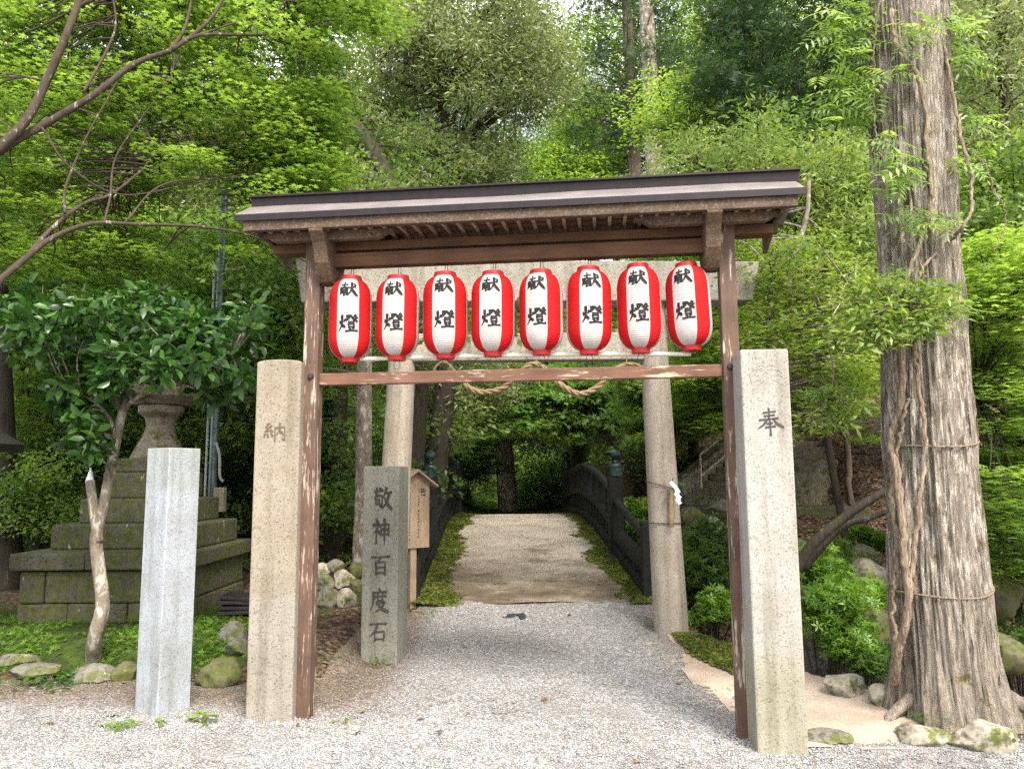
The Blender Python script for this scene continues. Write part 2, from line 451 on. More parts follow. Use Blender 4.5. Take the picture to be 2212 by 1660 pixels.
def paper(name, c):
    m, nt, b = mat(name)
    oi = nd(nt, "ShaderNodeObjectInfo"); va = nd(nt, "ShaderNodeVectorMath", operation='ADD'); vm_ = nd(nt, "ShaderNodeVectorMath", operation='SCALE'); vm_.inputs[0].default_value = (13, 7, 5)
    nt.links.new(oi.outputs["Random"], vm_.inputs["Scale"]); nt.links.new(coords(nt, (1, 1, .5)), va.inputs[0]); nt.links.new(vm_.outputs[0], va.inputs[1]); vofs = va.outputs[0]
    c4 = mixc(nt, 1.0, c, ramp(nt, noise(nt, vofs, 7, 6, .65), [(.3, (.80, .77, .73)), (.6, (1.04, 1.04, 1.04))]), 'MULTIPLY')
    setc(nt, b, c4, .7, .2)
    bump(nt, b, noise(nt, coords(nt, (1, 1, 2)), 14, 3), .25, .02)
    t = nd(nt, "ShaderNodeBsdfTranslucent"); t.inputs[0].default_value = (*c, 1)
    mx = nd(nt, "ShaderNodeMixShader"); mx.inputs[0].default_value = .25
    nt.links.new(b.outputs[0], mx.inputs[1]); nt.links.new(t.outputs[0], mx.inputs[2])
    nt.links.new(mx.outputs[0], nt.nodes["Material Output"].inputs["Surface"])
    return m
M['paper_white'] = paper("paper_white", (.56, .54, .52))
M['paper_red'] = paper("paper_red", (.52, .010, .012))
M['ring_red'] = plain("ring_red", (.42, .012, .016), .45, .4, 0, .2, 20)

m, nt, b = mat("bamboo")
vec = coords(nt); setc(nt, b, ramp(nt, noise(nt, coords(nt, (3, 40, 40)), 1, 4), [(.3, (.48, .48, .40)), (.7, (.66, .65, .56))]), .4, .4)
M['bamboo'] = m

# gravel, soil, moss
m, nt, b = mat("gravel")
vec = coords(nt)
c1 = voro(nt, vec, 80); sp = nd(nt, "ShaderNodeSeparateColor"); nt.links.new(c1, sp.inputs[0])
g = ramp(nt, sp.outputs[0], [(0, (.10, .103, .11)), (.25, (.20, .203, .208)), (.6, (.305, .308, .312)), (.85, (.39, .394, .40)), (1, (.50, .504, .51))])
g = mixc(nt, ramp(nt, sp.outputs[1], [(.72, (0, 0, 0)), (.9, (1, 1, 1))]), g, (.23, .19, .155))
d1 = voro(nt, vec, 80, "Distance")
big = noise(nt, vec, .55, 5, .6)
da = nd(nt, "ShaderNodeAttribute"); da.attribute_name = "dirt"
g = mixc(nt, da.outputs["Fac"], g, mixc(nt, 1.0, g, (.62, .50, .38), 'MULTIPLY'))
g = mixc(nt, ramp(nt, math_(nt, 'ADD', big, 0.0), [(.50, (0, 0, 0)), (.72, (.4, .4, .4))]), g, (.20, .165, .13))
g = mixc(nt, 1.0, g, ramp(nt, noise(nt, coords(nt, (1, .6, 1)), 1.3, 5, .6), [(.32, (.80, .79, .77)), (.6, (1.05, 1.05, 1.05))]), 'MULTIPLY')
setc(nt, b, g, .85, .25)
bump(nt, b, math_(nt, 'SUBTRACT', 1.0, d1), 1.0, .012)
M['gravel'] = m

m, nt, b = mat("pebble")
a = nd(nt, "ShaderNodeAttribute"); a.attribute_name = "tone"
setc(nt, b, ramp(nt, a.outputs["Fac"], [(0, (.12, .123, .13)), (.3, (.235, .237, .24)), (.5, (.215, .19, .16)), (.55, (.325, .328, .332)), (.9, (.42, .424, .43)), (1, (.52, .523, .53))]), .8, .25)
M['pebble'] = m

m, nt, b = mat("forest_soil")
vec = coords(nt)
n1 = noise(nt, vec, 9, 8, .7); n2 = noise(nt, vec, .8, 5, .6); v1 = voro(nt, vec, 30)
sp = nd(nt, "ShaderNodeSeparateColor"); nt.links.new(v1, sp.inputs[0])
lit = ramp(nt, sp.outputs[0], [(0, (.028, .020, .015)), (.5, (.075, .050, .034)), (.8, (.13, .092, .063)), (1, (.22, .165, .115))])
gr = ramp(nt, n1, [(.35, (.02, .032, .008)), (.6, (.055, .085, .018)), (.75, (.11, .15, .03))])
at = nd(nt, "ShaderNodeAttribute"); at.attribute_name = "moss"
f = math_(nt, 'ADD', at.outputs["Fac"], math_(nt, 'MULTIPLY', math_(nt, 'SUBTRACT', n1, .5), 1.6))
setc(nt, b, mixc(nt, ramp(nt, f, [(.4, (0, 0, 0)), (.6, (1, 1, 1))]), lit, gr), .95, .1)
bump(nt, b, n1, .8, .05)
M['soil'] = m

m, nt, b = mat("moss")
vec = coords(nt); n1 = noise(nt, vec, 26, 8, .75); n2 = noise(nt, vec, 3, 5)
c = mixc(nt, ramp(nt, n2, [(.35, (0, 0, 0)), (.65, (1, 1, 1))]), ramp(nt, n1, [(.3, (.06, .085, .014)), (.65, (.18, .21, .04))]), ramp(nt, n1, [(.3, (.11, .12, .02)), (.65, (.26, .26, .05))]))
setc(nt, b, c, .95, .1); bump(nt, b, n1, 1.0, .03)
M['moss'] = m

m, nt, b = mat("earth_path")                  # pale pinkish concrete with dark damp stains
vec = coords(nt); n1 = noise(nt, coords(nt, (.85, 1.1, 1)), 1.5, 11, .72, .3); n2 = noise(nt, vec, 60, 3, .7)
spy = nd(nt, "ShaderNodeSeparateXYZ"); nt.links.new(vec, spy.inputs[0])
n1 = math_(nt, 'ADD', n1, ramp(nt, math_(nt, 'DIVIDE', spy.outputs[1], 20.0), [(.44, (0, 0, 0)), (.64, (.24, .24, .24))]))
c = ramp(nt, n1, [(.40, (.11, .085, .062)), (.52, (.20, .16, .12)), (.64, (.35, .30, .24)), (.80, (.46, .405, .34))])
c = mixc(nt, .5, c, ramp(nt, n2, [(.3, (.6, .6, .6)), (.7, (1.15, 1.15, 1.15))]), 'MULTIPLY')
setc(nt, b, c, .9, .15); bump(nt, b, n2, .5, .01)
M['earth_path'] = m
m, nt, b = mat("slab_concrete")
vec = coords(nt); n1 = noise(nt, vec, 2.2, 8, .6); n2 = voro(nt, vec, 120)
c = ramp(nt, n1, [(.3, (.27, .21, .165)), (.5, (.37, .30, .24)), (.68, (.45, .38, .31))])
c = mixc(nt, .3, c, n2, 'SOFT_LIGHT')
mo = ramp(nt, noise(nt, vec, 3.1, 6, .65), [(.63, (0, 0, 0)), (.7, (1, 1, 1))])
c = mixc(nt, mo, c, (.16, .16, .04))
setc(nt, b, c, .9, .15); bump(nt, b, noise(nt, vec, 40, 4), .5, .01)
M['slab'] = m

# foliage
M['lf_maple'] = leafmat("leaf_maple", [(0, (.068, .132, .026)), (.5, (.13, .218, .046)), (1, (.25, .365, .085))], (2.0, 1.95, 1.1), .50, .42, .4)
M['lf_mapledark'] = leafmat("leaf_maple_deep", [(0, (.065, .12, .024)), (.5, (.125, .205, .042)), (1, (.24, .34, .09))], (2.5, 2.4, 1.6), .54)
M['lf_maplemint'] = leafmat("leaf_maple_mint", [(0, (.075, .15, .035)), (.5, (.15, .265, .06)), (1, (.31, .44, .14))], (2.0, 1.95, 1.2), .48, .4, .45)
M['lf_cam'] = leafmat("leaf_camellia", [(0, (.018, .055, .012)), (.6, (.035, .095, .018)), (.85, (.06, .15, .02)), (1, (.15, .27, .04))], (1.6, 1.7, .6), .25, .34, .5)
M['lf_oak'] = leafmat("leaf_oak", [(0, (.06, .09, .03)), (.5, (.13, .17, .06)), (1, (.36, .41, .20))], (1.8, 1.8, 1.1), .36, .36, .5)
M['lf_laurel'] = leafmat("leaf_laurel", [(0, (.075, .14, .026)), (.5, (.155, .245, .052)), (.96, (.34, .43, .13)), (1, (.42, .27, .11))], (1.6, 1.5, .8), .40, .38, .45)
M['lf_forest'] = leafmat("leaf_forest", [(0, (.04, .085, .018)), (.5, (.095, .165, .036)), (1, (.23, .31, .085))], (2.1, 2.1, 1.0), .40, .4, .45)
M['lf_bright'] = leafmat("leaf_bright", [(0, (.070, .135, .024)), (.5, (.14, .235, .046)), (1, (.28, .39, .105))], (2.0, 1.95, 1.0), .45, .4, .45)
M['lf_cedar'] = leafmat("leaf_cedar", [(0, (.020, .046, .020)), (.5, (.042, .082, .034)), (1, (.10, .155, .058))], (1.5, 1.6, 1.0), .25)
M['lf_azalea'] = leafmat("leaf_azalea", [(0, (.06, .14, .02)), (.5, (.12, .24, .03)), (1, (.24, .38, .06))], (1.6, 1.5, .8), .38, .4, .4)
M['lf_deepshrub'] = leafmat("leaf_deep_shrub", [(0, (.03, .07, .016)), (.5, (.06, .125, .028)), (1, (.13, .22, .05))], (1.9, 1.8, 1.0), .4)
M['lf_moss'] = leafmat("leaf_moss", [(0, (.045, .07, .010)), (.5, (.11, .14, .022)), (1, (.23, .25, .05))], (1.5, 1.5, 1.0), .25)
M['lf_dry'] = leafmat("leaf_dry", [(0, (.07, .04, .022)), (.6, (.16, .09, .045)), (1, (.32, .22, .10))], (1.2, 1.0, .7), .2)

# ------------------------------------------------------------------ leaf clouds
def T_(vs, fs): return (np.array(vs, float), [np.array(f) for f in fs])
T_DIA = T_([(0, 0, 0), (-.27, .45, .05), (0, 1, -.08), (.27, .45, .05)], [[(0, 3, 2, 1)]])
T_LONG = T_([(0, 0, 0), (-.15, .42, .04), (0, 1, -.14), (.15, .42, .04)], [[(0, 3, 2, 1)]])
T_NEED = T_([(0, 0, 0), (-.06, .3, 0), (0, 1, -.12), (.06, .3, 0), (.0, .1, 0), (.30, .42, .0), (.42, .80, -.06), (.22, .52, .0), (0, .1, 0), (-.22, .52, 0), (-.42, .8, -.06), (-.30, .42, 0)],
            [[(0, 3, 2, 1), (4, 5, 6, 7), (8, 9, 10, 11)]])
_v, _f = [], []
for _a, _l in ((0, 1.0), (42, .86), (-42, .86), (88, .55), (-88, .55)):
    _s, _c = math.sin(rad(_a)), math.cos(rad(_a)); _k = len(_v)
    for _x, _y, _z in ((0, 0, 0), (-.13, .40, .02), (0, 1, -.10), (.13, .40, .02)):
        _x *= 1; _y *= _l
        _v.append((_x * _c + _y * _s, .12 + _y * _c - _x * _s, _z))
    _f.append((_k, _k + 3, _k + 2, _k + 1))
T_MAPLE = T_(_v, [_f])
T_CAM = T_([(0, 0, 0), (-.21, .3, .06), (-.20, .65, .05), (0, 1, -.10), (.20, .65, .05), (.21, .3, .06), (0, .32, 0), (0, .66, -.02)],
           [[(0, 6, 1), (0, 5, 6), (2, 7, 3), (7, 4, 3)], [(1, 6, 7, 2), (6, 5, 4, 7)]])
_v, _f = [], []
for _i in range(9):
    _y = .12 + .105 * (_i // 2 * 2) if _i < 8 else .95
    for _sd in ((-1, 1)[_i % 2],) if _i < 8 else (0,):
        _k = len(_v); _dx, _dy = (_sd * .9, .42) if _sd else (0, 1)
        _L = .40 - .02 * _i; _px, _py = -_dy, _dx
        for _u, _w in ((0, 0), (.45, .14), (1, 0), (.45, -.14)):
            _v.append((_dx * _u * _L + _px * _w * _L, _y + _dy * _u * _L + _py * _w * _L, -.1 * (_u) ** 2 - .15 * _y * _y))
        _f.append((_k, _k + 1, _k + 2, _k + 3))
T_PIN = T_(_v, [_f])
T_ROS = T_(sum([[(0, 0, 0), (math.sin(a - .35) * .5, math.cos(a - .35) * .5, .16), (math.sin(a) * 1., math.cos(a) * 1., .12), (math.sin(a + .35) * .5, math.cos(a + .35) * .5, .16)] for a in np.arange(5) * 2 * math.pi / 5], []),
           [[(4 * i, 4 * i + 3, 4 * i + 2, 4 * i + 1) for i in range(5)]])

def leaves(rng, P, size, tmpl, N=None, Dr=None, bias=.6, tone=None):
    """leaf at each P with normal near N and direction near Dr -> (V, faces-by-size, tone per face)."""
    n = len(P)
    up = np.array([0, 0, 1.0])
    Nn = (np.broadcast_to(up, (n, 3)) if N is None else N) * bias + rng.normal(size=(n, 3)) * (1 - bias) * .75
    Nn = Nn / np.linalg.norm(Nn, axis=1, keepdims=True)
    d = rng.normal(size=(n, 3)) * .8
    if Dr is not None: d = d * .6 + Dr
    d[:, 2] -= .15
    d = d - Nn * np.sum(d * Nn, 1, keepdims=True); d /= np.linalg.norm(d, axis=1, keepdims=True) + 1e-9
    b = np.cross(d, Nn)
    s = np.asarray(size) * (.65 + .7 * rng.random(n)) if np.isscalar(size) else size
    tv, tf = tmpl; k = len(tv)
    V = P[:, None, :] + s[:, None, None] * (tv[None, :, 0:1] * b[:, None, :] + tv[None, :, 1:2] * d[:, None, :] + tv[None, :, 2:3] * Nn[:, None, :])
    off = (np.arange(n) * k)
    fs = [(off[:, None, None] + f[None]).reshape(-1, f.shape[1]) for f in tf]
    if tone is None: tone = rng.random(n)
    tn = np.concatenate([np.repeat(tone, len(f)) for f in tf])
    return V.reshape(-1, 3), fs, tn

def clump_leaves(rng, C, R, per, flat, size, tmpl, bias=.6, shell=.5, tone_sp=.5, droop=.2):
    """leaves spread through flattened clumps at C with radii R."""
    C = np.asarray(C); n = len(C); R = np.broadcast_to(np.asarray(R, float), (n,))
    dirs = rng.normal(size=(n, per, 3)); dirs /= np.linalg.norm(dirs, axis=2, keepdims=True)
    rr = rng.random((n, per, 1)) ** shell
    off = dirs * rr * R[:, None, None]
    off[..., 2] *= flat
    off[..., 2] -= droop * (off[..., 0] ** 2 + off[..., 1] ** 2) / R[:, None]
    P = (C[:, None, :] + off).reshape(-1, 3)
    Dr = dirs.reshape(-1, 3).copy(); Dr[:, 2] *= .3
    ct = rng.random(n)
    tone = np.clip(np.repeat(ct, per) * tone_sp + rng.random(n * per) * (1 - tone_sp), 0, 1)
    return leaves(rng, P, size, tmpl, None, Dr, bias, tone)

def join_leaves(name, parts, material, parent=None):
    vs, fs, tn, off = [], {}, {}, 0
    for V, F, t in parts:
        i = 0
        for f in F:
            k = f.shape[1]; fs.setdefault(k, []).append(f + off); tn.setdefault(k, []).append(t[i:i + len(f)]); i += len(f)
        vs.append(V); off += len(V)
    ks = sorted(fs)
    return fast_mesh(name, np.concatenate(vs), [np.concatenate(fs[k]) for k in ks], material, tone=np.concatenate([np.concatenate(tn[k]) for k in ks]), parent=parent)

def in_poly(x, y, poly):
    c = False; n = len(poly)
    for i in range(n):
        x1, y1 = poly[i]; x2, y2 = poly[i - 1]
        if (y1 > y) != (y2 > y) and x < (x2 - x1) * (y - y1) / (y2 - y1) + x1: c = not c
    return c

def view_pts(rng, poly, n, y0, y1, jit=0.0):
    """n points through the solid that this outline bounds between depths y0 and y1."""
    xs = [p[0] for p in poly]; ys = [p[1] for p in poly]; out = []
    while len(out) < n:
        x, y = rng.uniform(min(xs), max(xs)), rng.uniform(min(ys), max(ys))
        if in_poly(x, y, poly): out.append(D(x, y, rng.uniform(y0, y1)))
    return np.array(out) + rng.normal(size=(n, 3)) * jit

def bez(a, b, c, n=6):
    t = np.linspace(0, 1, n)[:, None]
    return (1 - t) ** 2 * np.array(a) + 2 * t * (1 - t) * np.array(b) + t * t * np.array(c)

def spline(pts, n=24):
    P = np.array(pts, float); k = len(P)
    Q = np.vstack([2 * P[0] - P[1], P, 2 * P[-1] - P[-2]]); out = []
    per = max(2, n // (k - 1))
    for i in range(k - 1):
        p0, p1, p2, p3 = Q[i:i + 4]
        for t in np.linspace(0, 1, per, endpoint=False):
            out.append(.5 * ((2 * p1) + (-p0 + p2) * t + (2 * p0 - 5 * p1 + 4 * p2 - p3) * t * t + (-p0 + 3 * p1 - 3 * p2 + p3) * t ** 3))
    out.append(P[-1]); return np.array(out)

def twigs(mb, rng, skel, C, r0=.02, r1=.004, sag=.0, seg=5, maxd=9e9):
    """thin boughs from the nearest point of the skeleton out to each clump."""
    for c in C:
        d = np.linalg.norm(skel - c, axis=1) + .5 * np.maximum(0, skel[:, 2] - c[2])
        s = skel[np.argmin(d)]
        L = np.linalg.norm(c - s)
        if L < .05 or L > maxd: continue
        mid = (s + c) / 2 + rng.normal(size=3) * .08 * L + np.array([0, 0, .12 * L - sag])
        P = bez(s, mid, c, 6)
        mb.tube(P, np.linspace(min(r0, .012 + .012 * L), r1, 6), seg, cap=False)

def put_tree(name, base, label, cat="tree", group=None):
    return empty(name, base, 0, label, cat, group)

def localize(a, base): return np.asarray(a) - np.asarray(base)
# ------------------------------------------------------------------ ground
def grid_mesh(xs, ys, fn):
    X, Y = np.meshgrid(xs, ys); Z = fn(X, Y)
    V = np.stack([X.ravel(), Y.ravel(), Z.ravel()], 1)
    nx, ny = len(xs), len(ys)
    i = np.arange(nx * ny).reshape(ny, nx)
    F = np.stack([i[:-1, :-1].ravel(), i[:-1, 1:].ravel(), i[1:, 1:].ravel(), i[1:, :-1].ravel()], 1)
    return X, Y, V, F
xs = np.unique(np.round(np.concatenate([np.linspace(-120, -12, 28), np.linspace(-12, -4, 45), np.linspace(-4, 5, 130), np.linspace(5, 14, 50), np.linspace(14, 120, 28)]), 4))
ys = np.unique(np.round(np.concatenate([np.linspace(-30, 3, 18), np.linspace(3, 20, 230), np.linspace(20, 60, 70), np.linspace(60, 200, 30)]), 4))
X, Y, V, F = grid_mesh(xs, ys, lambda x, y: zf(x, y))
ground = fast_mesh("ground", V, [F], M['soil'], smooth=True)
mossv = .25 + .6 * smooth(-1.6, -2.4, X) * smooth(6.0, 6.4, Y) * (1 - smooth(7.6, 9.0, Y)) + .45 * smooth(10, 13, Y) * (1 - smooth(1.5, 3, X)) + .6 * smooth(19, 25, Y) \
    - .30 * smooth(2.2, 3.0, X) * smooth(9, 11, Y) * (1 - smooth(24, 30, Y))
at = ground.data.attributes.new("moss", 'FLOAT', 'POINT'); at.data.foreach_set("value", mossv.ravel().astype(np.float32))
tag(ground, "forest floor of brown soil, leaf litter and moss", None, None, "structure")

def gravel_edge(x, y):                          # > 0 inside the gravel
    n = vnoise(x, y, .35, 11) * .25 + vnoise(x, y, .11, 12) * .10
    right = np.interp(y, [0, 4.6, 5.0, 5.6, 6.4, 7.4, 8.0, 8.7], [60, 60, 2.0, 1.62, 1.45, 1.48, 1.52, 1.50])
    left = np.interp(y, [0, 5.6, 5.9, 6.6, 7.2, 7.9, 8.7], [-60, -60, -1.9, -1.9, -1.6, -1.2, -.95])
    back = np.where(x < -1.45, 5.95 + .06 * (x + 3), 8.62)
    front_r = np.where(x > 1.6, 4.72 - .015 * (x - 1.6), 99)
    return np.minimum.reduce([right - x, x - left, back - y, front_r - y]) + n * .5
gx = np.concatenate([np.linspace(-30, -4.5, 40), np.linspace(-4.5, 3.6, 230), np.linspace(3.7, 30, 40)])
gy = np.concatenate([np.linspace(-25, 3.2, 30), np.linspace(3.25, 9.0, 180)])
X, Y, V, F = grid_mesh(gx, gy, lambda x, y: zf(x, y) + .012 + vnoise(x, y, .5, 21) * .02 + vnoise(x, y, .06, 22) * .012)
fc = V[F].mean(1); keep = gravel_edge(fc[:, 0], fc[:, 1]) > 0
gravel = fast_mesh("gravel", V, [F[keep]], M['gravel'], smooth=True)
dirt = lambda x, y: np.clip(smooth(4.9, 5.7, y + .5 * vnoise(x, y, .4, 77)) * smooth(-.7, -1.5, x) + .5 * smooth(-.75, -1.0, x) * smooth(5.2, 6, y) + .55 * smooth(1.1, 1.5, x) * smooth(4.7, 5.3, y), 0, 1)
at = gravel.data.attributes.new("dirt", 'FLOAT', 'POINT'); at.data.foreach_set("value", dirt(V[:, 0], V[:, 1]).astype(np.float32))
tag(gravel, "pale grey gravel of the yard and the path to the bridge", None, None, "structure")

r = rng_of(5)                                   # loose stones over the gravel
pb = []
for n, y0, y1 in ((80000, 2.9, 5.2), (40000, 5.2, 8.8)):
    y = y0 + (y1 - y0) * r.random(n); x = (r.random(n) - .5) * 2 * (.70 * y + .15)
    pb.append(np.stack([x, y], 1))
pb = np.concatenate(pb); e = gravel_edge(pb[:, 0], pb[:, 1])
pb = pb[(e > -.10 * r.random(len(pb)) ** 3)]
n = len(pb)
octa = np.array([(1, 0, 0), (.31, .95, 0), (-.81, .59, 0), (-.81, -.59, 0), (.31, -.95, 0), (.2, .1, .62), (0, 0, -.5)])
of = np.array([(0, 1, 5), (1, 2, 5), (2, 3, 5), (3, 4, 5), (4, 0, 5), (1, 0, 6), (2, 1, 6), (3, 2, 6), (4, 3, 6), (0, 4, 6)])
sz = .0038 + .0050 * r.random(n) ** 1.8
an = r.random(n) * 6.283; ca, sa = np.cos(an), np.sin(an)
tv = octa[None] * (1 + .45 * (r.random((n, 7, 3)) - .5)) * np.stack([np.ones(n), .65 + .3 * r.random(n), .9 + .3 * r.random(n)], 1)[:, None, :]
V = np.stack([tv[..., 0] * ca[:, None] - tv[..., 1] * sa[:, None], tv[..., 0] * sa[:, None] + tv[..., 1] * ca[:, None], tv[..., 2] + .25], 2) * sz[:, None, None]
V += np.stack([pb[:, 0], pb[:, 1], zf(pb[:, 0], pb[:, 1]) + .012 + vnoise(pb[:, 0], pb[:, 1], .5, 21) * .02], 1)[:, None, :]
FF = (np.arange(n)[:, None, None] * 7 + of[None]).reshape(-1, 3)
tn = np.clip(r.random(n) * .55 + .36 - .3 * smooth(.0, .35, vnoise(pb[:, 0], pb[:, 1], .8, 31)) - .35 * smooth(.9, 0, gravel_edge(pb[:, 0], pb[:, 1])) * smooth(-.6, -1.4, pb[:, 0]), 0, 1)
dk_ = dirt(pb[:, 0], pb[:, 1]) > r.random(n) * 1.1
tn = np.where(dk_, np.clip(.40 + .22 * (r.random(n) - .5), 0, 1), tn)
pebbles = fast_mesh("loose_gravel", V.reshape(-1, 3), [FF], M['pebble'], tone=np.repeat(tn, 10), smooth=True)
tag(pebbles, "loose pale stones lying over the gravel yard", "gravel", None, "stuff")

# concrete shoulder and moss strip along the right of the path
def sheet(name, mt, poly, dz, kind="structure", label=None, res=.05):
    xs_ = [p[0] for p in poly]; ys_ = [p[1] for p in poly]
    X, Y, V, F = grid_mesh(np.arange(min(xs_) - .1, max(xs_) + .1, res), np.arange(min(ys_) - .1, max(ys_) + .1, res),
                           lambda x, y: np.maximum(zf(x, y), -.06 - .10 * smooth(1.9, 2.6, x)) + dz + vnoise(x, y, .25, 41) * .03)
    c = V[F].mean(1)
    k = np.array([in_poly(a + .06 * vnoise(a, b, .1, 7), b + .06 * vnoise(a, b, .12, 8), poly) for a, b in c[:, :2]])
    o = fast_mesh(name, V, [F[k]], mt, smooth=True)
    return tag(o, label, None, None, kind)
sheet("concrete_shoulder", M['slab'], [(1.2, 7.2), (1.62, 7.6), (1.75, 7.0), (2.05, 6.5), (2.5, 5.9), (2.75, 5.3), (2.8, 4.75), (2.2, 4.62), (1.55, 4.7), (1.5, 5.4), (1.35, 6.2)], .016,
      label="pinkish worn concrete shoulder beside the gravel path")
sheet("moss_strip", M['moss'], [(1.5, 7.55), (1.75, 7.4), (1.95, 6.9), (2.05, 6.3), (1.95, 5.9), (1.72, 6.2), (1.5, 6.9)], .032, label="yellow green moss strip along the path edge", res=.03)

# stream
X, Y, V, F = grid_mesh(np.linspace(-14, 14, 60), np.linspace(8, 18.5, 40), lambda x, y: x * 0 - 1.32 + vnoise(x, y, .6, 9) * .03)
m, nt, b = mat("stream_water"); setc(nt, b, (.03, .04, .03), .12, .5); bump(nt, b, noise(nt, coords(nt), 5, 3), .3, .05)
tag(fast_mesh("stream", V, [F], m, smooth=True), "dark shallow stream under the bridge", None, None, "structure")

# ------------------------------------------------------------------ arched bridge
BA, BB = np.array([0.20, 8.55]), np.array([-0.02, 18.75])
bd = (BB - BA) / np.linalg.norm(BB - BA); bn = np.array([bd[1], -bd[0]])
def bp(s, t, z=0.0):                            # s along from near end, t to the right, z above deck
    p = BA + bd * s + bn * t
    return (p[0], p[1], float(path_z(p[1])) + z)
HW = 1.30
bridge = empty("arched_bridge", (0, 0, 0), 0, "arched bridge with black timber railings and a mossy earth deck", "bridge")
ss = np.linspace(0, 10.2, 90)
def strip(name, t0, t1, z0, z1, mt, nt_=10, jag=0.0, s0=0, s1=10.2, solid=True):
    mb = MB(); s_ = np.linspace(s0, s1, 100); tt = np.linspace(0, 1, nt_)
    vs = []
    for s in s_:
        for k in tt:
            a = t0 + (jag * float(vnoise(s, t0, .35, 3)) + .5 * jag * float(vnoise(s, t0, .11, 5)) if callable(jag) is False and t0 != -HW else 0)
            bq = t1 + (jag * float(vnoise(s, t1 + 9, .35, 4)) + .5 * jag * float(vnoise(s, t1 + 9, .1, 6)) if t1 != HW else 0)
            t = a + (bq - a) * k
            vs.append(bp(s, t, z1 + .02 * float(vnoise(s, t, .3, 2))))
    n1 = nt_
    fs = [(i * n1 + j, i * n1 + j + 1, (i + 1) * n1 + j + 1, (i + 1) * n1 + j) for i in range(len(s_) - 1) for j in range(n1 - 1)]
    mb.add(vs, fs)
    return mb.build(name, mt, bridge, smooth=True)
dk = MB()
prof = []
for s in ss: prof.append(s)
vs, fs = [], []
for s in ss:
    for t, z in ((-HW - .12, .0), (HW + .12, .0), (HW + .12, -.30), (-HW - .12, -.30)): vs.append(bp(s, t, z))
for i in range(len(ss) - 1):
    for k in range(4): fs.append((i * 4 + k, i * 4 + (k + 1) % 4, (i + 1) * 4 + (k + 1) % 4, (i + 1) * 4 + k))
fs += [(0, 1, 2, 3), tuple(len(vs) - 4 + k for k in (3, 2, 1, 0))]
dk.add(vs, fs).build("deck_structure", M['grey_wood'], bridge)
strip("deck_path", -HW, HW, 0, .025, M['earth_path'], 30)
tufts = []
for t0, t1, sg in ((-HW, -.45, -1), (.55, HW, 1)):
    s_, t_ = np.meshgrid(np.arange(-.1, 10.2, .035), np.arange(t0, t1 + .01, .03), indexing='ij')
    inner = np.abs(t_ - (t0 if sg < 0 else t1))
    wd = (.36 if sg < 0 else .27) - .014 * s_ + .30 * vnoise(s_, t_, .8, 3) + .22 * vnoise(s_, t_, .22, 5) + .22 * vnoise(s_, t_, .07, 6)
    x_ = BA[0] + bd[0] * s_ + bn[0] * t_; y_ = BA[1] + bd[1] * s_ + bn[1] * t_
    z_ = path_z(y_) + .028 + .030 * (vnoise(s_, t_, .10, 8) + .5) * np.clip((wd - inner) * 4, 0, 1) + .05 * np.clip(wd - inner, 0, .4)
    ii = np.arange(s_.size).reshape(s_.shape)
    F_ = np.stack([ii[:-1, :-1].ravel(), ii[1:, :-1].ravel(), ii[1:, 1:].ravel(), ii[:-1, 1:].ravel()], 1)
    kp = (wd - inner).ravel()[F_].mean(1) > 0
    rr_ = rng_of(88 + sg); sel = np.flatnonzero((wd - inner).ravel() > -.05); sel = rr_.choice(sel, 15000)
    tufts.append(np.stack([x_.ravel()[sel] + rr_.normal(0, .02, 15000), y_.ravel()[sel] + rr_.normal(0, .02, 15000), z_.ravel()[sel] + .004], 1))
    fast_mesh("moss_verge", np.stack([x_.ravel(), y_.ravel(), z_.ravel()], 1), [F_[kp]], M['moss'], smooth=True, parent=bridge)

